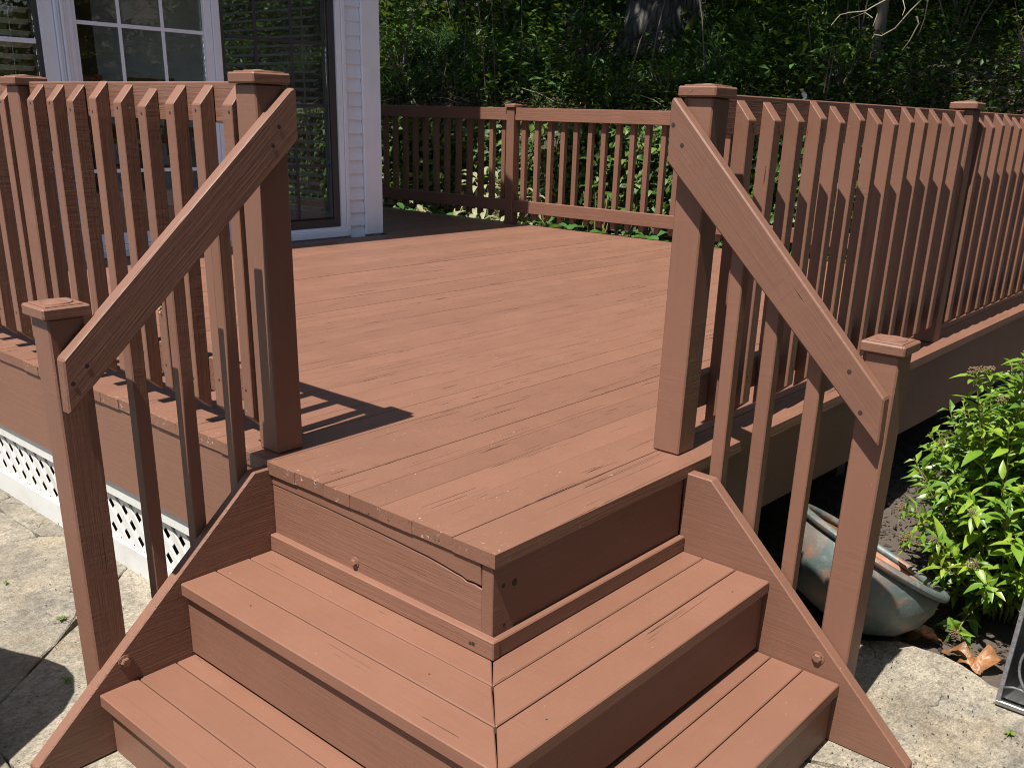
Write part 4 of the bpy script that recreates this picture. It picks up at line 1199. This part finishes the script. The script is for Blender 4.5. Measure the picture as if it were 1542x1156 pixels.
# ------------------------------------------------------------------ shrub with lance-shaped leaves
def lance_mesh(L, Wd, bend, mat):
    bm = bmesh.new(); rows = 5; rws = []
    prof = [0.05, .62, 1.0, .86, .48, 0.03]
    for i in range(rows + 1):
        t = i / rows
        w = Wd * prof[i] * .5
        x = L * t; z = -bend * L * t * t
        rws.append([bm.verts.new((x, s * w, z + abs(s) * .35 * w)) for s in (-1, 0, 1)])
    for a, b in zip(rws, rws[1:]):
        for k in range(2): bm.faces.new((a[k], b[k], b[k + 1], a[k + 1]))
    return mesh_from_bm('leaf', bm, M[mat], True)
SH = thing('leafy_shrub', 'bright green leafy shrub with brown spent flower heads beside the right steps', 'shrub', (2.05, -0.62, ZB))
lm = [lance_mesh(.085, .030, .25, 'spirea'), lance_mesh(.070, .024, .45, 'spirea'), lance_mesh(.058, .022, .1, 'spirea'), lance_mesh(.095, .034, .35, 'spirea')]
fl_bm = bmesh.new()
for k in range(26):
    a = k * 2.4; q = math.sqrt(k / 26) * .026
    p = Vector((q * math.cos(a), q * math.sin(a), .014 - q * .2 + .004 * math.sin(k)))
    g = bmesh.ops.create_icosphere(fl_bm, subdivisions=1, radius=.0042)
    for v in g['verts']: v.co += p
for k in range(6):
    a = k * 1.05; tube_bm(fl_bm, [(0, 0, -.02), (.018 * math.cos(a), .018 * math.sin(a), .010)], .0012, 4)
fl_me = mesh_from_bm('flower_head', fl_bm, M['flower'])
sr = random.Random(21)
cand = []
CX, CY = 2.10, -0.64
def px(p):
    d = Vector(p) - CAM; z = d.dot(Fv)
    return (771 + 1428.54 * d.dot(Rv) / z, 694.9 - 1428.54 * d.dot(Uv) / z, z)
def shrub_stem(base, tip, leafy=1.0, flower=False):
    base, tip = Vector(base), Vector(tip)
    mid = (base + tip) / 2 + Vector(((tip.x - base.x) * -.12, (tip.y - base.y) * -.12, .06))
    bm = bmesh.new()
    pts = [base * (1 - t) ** 2 + mid * (2 * t * (1 - t)) + tip * t * t for t in [i / 7 for i in range(8)]]
    tube_bm(bm, pts, [.0045 - .0032 * i / 7 for i in range(8)], 5)
    o = link('stem', mesh_from_bm('stem', bm, M['stem']), Matrix.Identity(4), SH); o.matrix_local = WM[SH.name].inverted()
    Ls = (tip - base).length
    nl = int(Ls / 0.018 * leafy)
    for i in range(nl):
        t = .22 + .78 * (i + sr.random() * .5) / nl
        if t > 1: t = 1
        p = base * (1 - t) ** 2 + mid * (2 * t * (1 - t)) + tip * t * t
        tg = ((mid - base) * (1 - t) + (tip - mid) * t).normalized()
        a = i * 2.4 + sr.uniform(-.4, .4)
        n1 = tg.orthogonal().normalized(); n2 = tg.cross(n1)
        out = (n1 * math.cos(a) + n2 * math.sin(a))
        d = (out + tg * sr.uniform(.25, .9) + Vector((0, 0, .15))).normalized()
        m = frame(p, d, z=Vector((sr.uniform(-.4, .2), sr.uniform(-.4, .3), 1.0)))
        cand.append((m @ Matrix.Scale(sr.uniform(.70, 1.25) * (1.0 if t < .9 else .7), 4), p))
    if flower:
        m = frame(tip, (tip - mid), z=VX + VY * .1)
        m = m @ Matrix(((0, 0, 1, 0), (0, 1, 0, 0), (-1, 0, 0, 0), (0, 0, 0, 1)))
        link('flower_head', fl_me, m @ Matrix.Scale(sr.uniform(.55, .95), 4), SH)
        ax = (tip - mid).normalized(); n1 = ax.orthogonal().normalized(); n2 = ax.cross(n1)
        for q in range(5):
            a = q * 1.257 + sr.uniform(-.3, .3)
            d = (n1 * math.cos(a) + n2 * math.sin(a) + ax * sr.uniform(.1, .5)).normalized()
            p = tip - ax * sr.uniform(.012, .03)
            cand.append((frame(p, d, z=ax + VZ) @ Matrix.Scale(sr.uniform(.5, .85), 4), p))
for k in range(150):
    a = k * 2.399; q = math.sqrt((k + .5) / 150)
    rx = q * .50
    h = (.92 - .62 * q * q) * sr.uniform(.78, 1.08)
    tip = (CX + rx * math.cos(a) * 1.0, CY + rx * math.sin(a) * .95, ZB + max(.07, h))
    u = px(tip)
    if u[0] < 1375 or (u[1] > 985): continue
    if tip[1] > -0.10 and tip[2] > -.45: continue
    shrub_stem((CX + .15 * q * math.cos(a), CY + .15 * q * math.sin(a), ZB - .02), tip, 1.0, sr.random() < .26)
# the stray stems that stand out at the left of the shrub
for tip in ((1.80, -0.465, 0.19), (1.85, -0.60, 0.27), (1.80, -0.315, -0.33), (1.72, -0.37, -0.40), (1.70, -0.45, -0.58), (1.66, -0.60, -0.66)):
    shrub_stem((CX - .12, CY + .05, ZB), tip, .9, True)
cand.sort(key=lambda c: (c[1] - CAM).length)
for k, (m, p) in enumerate(cand[:300]): link('leaf', lm[k % 4], m, SH)
rest = cand[300:]
bm = bmesh.new()
for k, (m, p) in enumerate(rest):
    L = .075; w = .013
    c = [Vector((0, 0, 0)), Vector((L * .45, -w, .006)), Vector((L * .5, 0, -.004)), Vector((L * .45, w, .006)), Vector((L, 0, -.02))]
    v = [bm.verts.new(m @ q) for q in c]
    for f in ((0, 1, 2), (1, 4, 2), (0, 2, 3), (2, 4, 3)): bm.faces.new([v[i] for i in f])
o = link('inner_leaves', mesh_from_bm('inner_leaves', bm, M['spirea_small']), Matrix.Identity(4), SH); o.matrix_local = WM[SH.name].inverted(); o['kind'] = 'stuff'

# ------------------------------------------------------------------ tilted copper bowl
BW = thing('copper_bowl', 'weathered verdigris copper bowl lying tilted on the mulch beside the right steps', 'bowl', (1.62, -0.33, -0.70))
nrm = Vector((0.394, -0.298, 0.869)).normalized()
bc = Vector((1.605, -0.305, -0.430))
bmx = nrm.to_track_quat('Z', 'Y').to_matrix().to_4x4(); bmx.translation = bc
R0 = .268
outer = [(0, -.268), (.08, -.265), (.155, -.245), (.218, -.20), (.258, -.135), (.271, -.07), (R0 - .004, -.030), (R0 - .006, -.022)]
inner = [(R0 - .010, -.018), (.252, -.05), (.235, -.12), (.192, -.185), (.13, -.226), (0, -.247)]
link('body', mesh_from_bm('body', lathe_bm(outer + inner, 48), M['copper'], True), bmx, BW)
link('interior', mesh_from_bm('interior', lathe_bm([(R0 - .014, -.02), (.249, -.05), (.232, -.12), (.189, -.183), (.127, -.223), (0, -.244)], 40), M['rust'], True), bmx, BW)
rim = [(R0 + .017 * math.cos(a), -.006 + .015 * math.sin(a)) for a in [2 * math.pi * k / 10 for k in range(11)]]
link('rim', mesh_from_bm('rim', lathe_bm(rim, 48), M['copper'], True), bmx, BW)

# ------------------------------------------------------------------ garden lantern at the right edge
LN = thing('garden_lantern', 'speckled pewter garden lantern with smoky glass and scrollwork on the patio edge', 'lantern', (1.45, -0.93, ZG))
lx, ly, lw, lh = 1.342, -0.815, 0.26, 0.52
tp = 0.03
def lp(u, v, z):          # u along +X, v along -Y (0..1), tapered with height
    k = 1 - tp * 2 * (z / lh) / lw * .5
    cx, cy = lx + lw / 2, ly - lw / 2
    return Vector((cx + (u - .5) * lw * k, cy - (v - .5) * lw * k, ZG + z))
box('base', (lx, ly - lw, ZG + 0.006), (lx + lw, ly, ZG + 0.022), 'silver', LN, 0.002, 0)
for u in (0, 1):
    for v in (0, 1):
        beam('corner_bar', lp(u * .96 + .02, v * .96 + .02, .0225), lp(u * .96 + .02, v * .96 + .02, lh), .013, .013, VX, 'iron', LN, .001)
for (a, b) in (((0, 0), (0, 1)), ((0, 1), (1, 1)), ((1, 1), (1, 0)), ((1, 0), (0, 0))):
    pz = lp(a[0] * .92 + .04, a[1] * .92 + .04, lh - .01); qz = lp(b[0] * .92 + .04, b[1] * .92 + .04, lh - .01)
    beam('top_bar', pz, qz, .013, .013, VZ, 'iron', LN, .001)
    pa = [lp(q[0] * .94 + .03, q[1] * .94 + .03, z) for q, z in ((a, .024), (b, .024), (b, lh - .02), (a, lh - .02))]
    c = sum(pa, Vector()) / 4
    pa = [c + (p - c) * .96 for p in pa]
    nn = (pa[1] - pa[0]).cross(pa[3] - pa[0]).normalized() * .0015
    me = mesh_np('glass_pane', [tuple(p + nn) for p in pa] + [tuple(p - nn) for p in pa], [(0, 1, 2, 3), (7, 6, 5, 4), (0, 4, 5, 1), (1, 5, 6, 2), (2, 6, 7, 3), (3, 7, 4, 0)], M['lanternglass'])
    o = link('glass_pane', me, Matrix.Identity(4), LN); o.matrix_local = WM[LN.name].inverted()
bm = bmesh.new()
cz = .165
tube_bm(bm, [lp(0.0, .5 + .36 * math.cos(t), cz + .105 * math.sin(t)) - Vector((.004, 0, 0)) for t in [2 * math.pi * i / 28 for i in range(29)]], .0042, 6)
o = link('scroll', mesh_from_bm('scroll', bm, M['iron'], True), Matrix.Identity(4), LN); o.matrix_local = WM[LN.name].inverted()
bm = bmesh.new()
tube_bm(bm, [lp(0.0, .04 + .92 * i / 10, .070 + .012 * math.sin(i)) - Vector((.002, 0, 0)) for i in range(11)], .0035, 6)
o = link('scroll', mesh_from_bm('scroll', bm, M['iron'], True), Matrix.Identity(4), LN); o.matrix_local = WM[LN.name].inverted()
prism('lid', [(-lw * .48, -lw * .48), (lw * .48, -lw * .48), (lw * .48, lw * .48), (-lw * .48, lw * .48)], .02, T(lx + lw / 2, ly - lw / 2, ZG + lh), 'iron', LN, .002)
for u, v in ((.06, .06), (.94, .06), (.06, .94), (.94, .94)):
    link('foot', disc_mesh('foot', .008, 'iron', .006, 8), T(lx + u * lw, ly - v * lw, ZG + .0005), LN)

# ------------------------------------------------------------------ small things: dry leaves, fallen green leaves, debris
def curl_leaf(L, Wd, curl, mat, seed):
    rr = random.Random(seed); bm = bmesh.new(); rws = []
    N, K = 9, 5
    for i in range(N + 1):
        t = i / N
        w = Wd * (.15 + .85 * math.sin(math.pi * (0.05 + .9 * t)) ** .7) * (1 + rr.uniform(-.1, .1))
        a = (t - .5) * curl
        x = L / curl * math.sin(a); z = L / curl * (math.cos(a) - math.cos(curl / 2)) + rr.uniform(-.006, .006)
        tw = (t - .5) * rr.uniform(-.3, .3) + rr.uniform(-.15, .15) + (t - .5) * 1.1 * (1 if seed % 2 else -1)
        rws.append([bm.verts.new((x + rr.uniform(-.002, .002), s * w * .5, z + .30 * w * (s * s) + tw * s * w * .5 + .010 * math.sin(9 * t + s * 3))) for s in [-1 + 2 * k / (K - 1) for k in range(K)]])
    for a, b in zip(rws, rws[1:]):
        for k in range(K - 1): bm.faces.new((a[k], b[k], b[k + 1], a[k + 1]))
    return mesh_from_bm('dry_leaf', bm, M[mat], True)
for k, (x, y, L, w, cu, rot, lab) in enumerate(((1.585, -0.530, .13, .055, 2.0, -1.1, 'arched glossy brown dry leaf lying just below the copper bowl'),
                                              (1.560, -0.645, .12, .050, 1.6, -1.4, 'twisted brown dry leaf in the middle of the patio edge litter'),
                                              (1.580, -0.735, .12, .065, 2.3, -.7, 'crumpled brown dry leaf nearest the lantern'),
                                              (1.530, -0.690, .09, .040, 1.7, -1.7, 'small curled brown dry leaf on the rim of the flagstone'))):
    o = link('dry_leaf', curl_leaf(L, w, cu, 'dryleaf', k), T(x, y, -0.695) @ Matrix.Rotation(rot, 4, 'Z') @ Matrix.Rotation(.1 * k, 4, 'X'))
    tag(o, lab, 'dry leaf', 'dry brown leaves at the patio edge')
def maple_leaf(r, seed):
    rr = random.Random(seed); bm = bmesh.new()
    c = bm.verts.new((0, 0, .006)); vs = []
    for k in range(14):
        a = 2 * math.pi * k / 14
        q = r * (1.0 if k % 2 == 0 else .42) * (1 + rr.uniform(-.2, .2))
        vs.append(bm.verts.new((q * math.cos(a), q * math.sin(a) * .62, rr.uniform(.002, .014))))
    for k in range(14): bm.faces.new((c, vs[k], vs[(k + 1) % 14]))
    return mesh_from_bm('fallen_leaf', bm, M['greenfallen'])
for k, (x, y, r, rot, lab) in enumerate(((-0.316, 1.640, .026, .4, 'lobed green leaf lying on the sunlit flagstone left of the newel post'),
                                        (-0.470, 1.275, .028, 2.0, 'lobed green leaf lying in the dark shadow left of the steps'),
                                        (-0.336, 2.03, .016, 1.2, 'tiny pale green leaf on the flagstones at the left edge'),
                                        (0.02, 1.60, .022, .9, 'yellow green leaf beside the white lattice foot'),
                                        (1.214, -0.891, .026, .2, 'small pale green sprig on the patio by the lantern'))):
    o = link('fallen_leaf', maple_leaf(r, k), T(x, y, ZG + .004) @ Matrix.Rotation(rot, 4, 'Z'))
    tag(o, lab, 'leaf', 'fresh leaves dropped on the patio')
bm = bmesh.new()
for k in range(16):
    t = k / 15
    p = Vector((0.006 * math.sin(k * 2.3), 0.004 * math.cos(k * 1.9), -.055 * t))
    g = bmesh.ops.create_icosphere(bm, subdivisions=1, radius=.0045 * (1.15 - abs(t - .45)))
    for v in g['verts']: v.co = Vector((v.co.x, v.co.y, v.co.z * 1.3)) + p + Vector((random.uniform(-.003, .003), random.uniform(-.003, .003), 0))
tag(link('dry_debris', mesh_from_bm('dry_debris', bm, M['debris']), T(0.047, 1.452, 0.375)), 'small dry brown plant debris clinging to a baluster of the left railing', 'debris')
tag(link('pale_leaf', curl_leaf(.13, .05, 1.2, 'paleleaf', 9), T(7.45, 2.93, 1.17) @ Matrix.Rotation(1.2, 4, 'Y') @ Matrix.Rotation(.5, 4, 'X')), 'single bleached white leaf catching the light above the right railing', 'leaf')

# ------------------------------------------------------------------ patio table added left of the view, its top outline traced from the shadow
TB = thing('unseen_patio_table', 'unseen patio table added to cast the rounded shadow on the flagstones left of the steps', 'table', (-1.26, 1.75, ZG))
hh = 0.72
sx, sy = 0.455 * hh, 0.045 * hh
outl = []
shape = [(-0.535, 1.66), (-0.50, 1.56), (-0.455, 1.46), (-0.432, 1.375), (-0.437, 1.30), (-0.475, 1.215), (-0.54, 1.145), (-0.66, 1.078), (-0.78, 1.005), (-1.5, 0.62), (-1.65, 0.60), (-1.76, 0.70), (-2.2, 1.55), (-2.2, 1.68), (-2.1, 1.76), (-1.2, 2.27), (-1.02, 2.3), (-0.90, 2.22)]
outl = [(x - sx, y - sy) for x, y in shape]
prism('table_top', outl, .022, T(0, 0, ZG + hh - .022), 'screenframe', TB, .003)
for a, b in ((-0.95, 1.33), (-1.85, 0.85), (-2.3, 1.6), (-1.45, 2.05)): beam('leg', (a, b, ZG + .001), (a, b, ZG + hh - .0225), .045, .045, VX, 'screenframe', TB, .004)
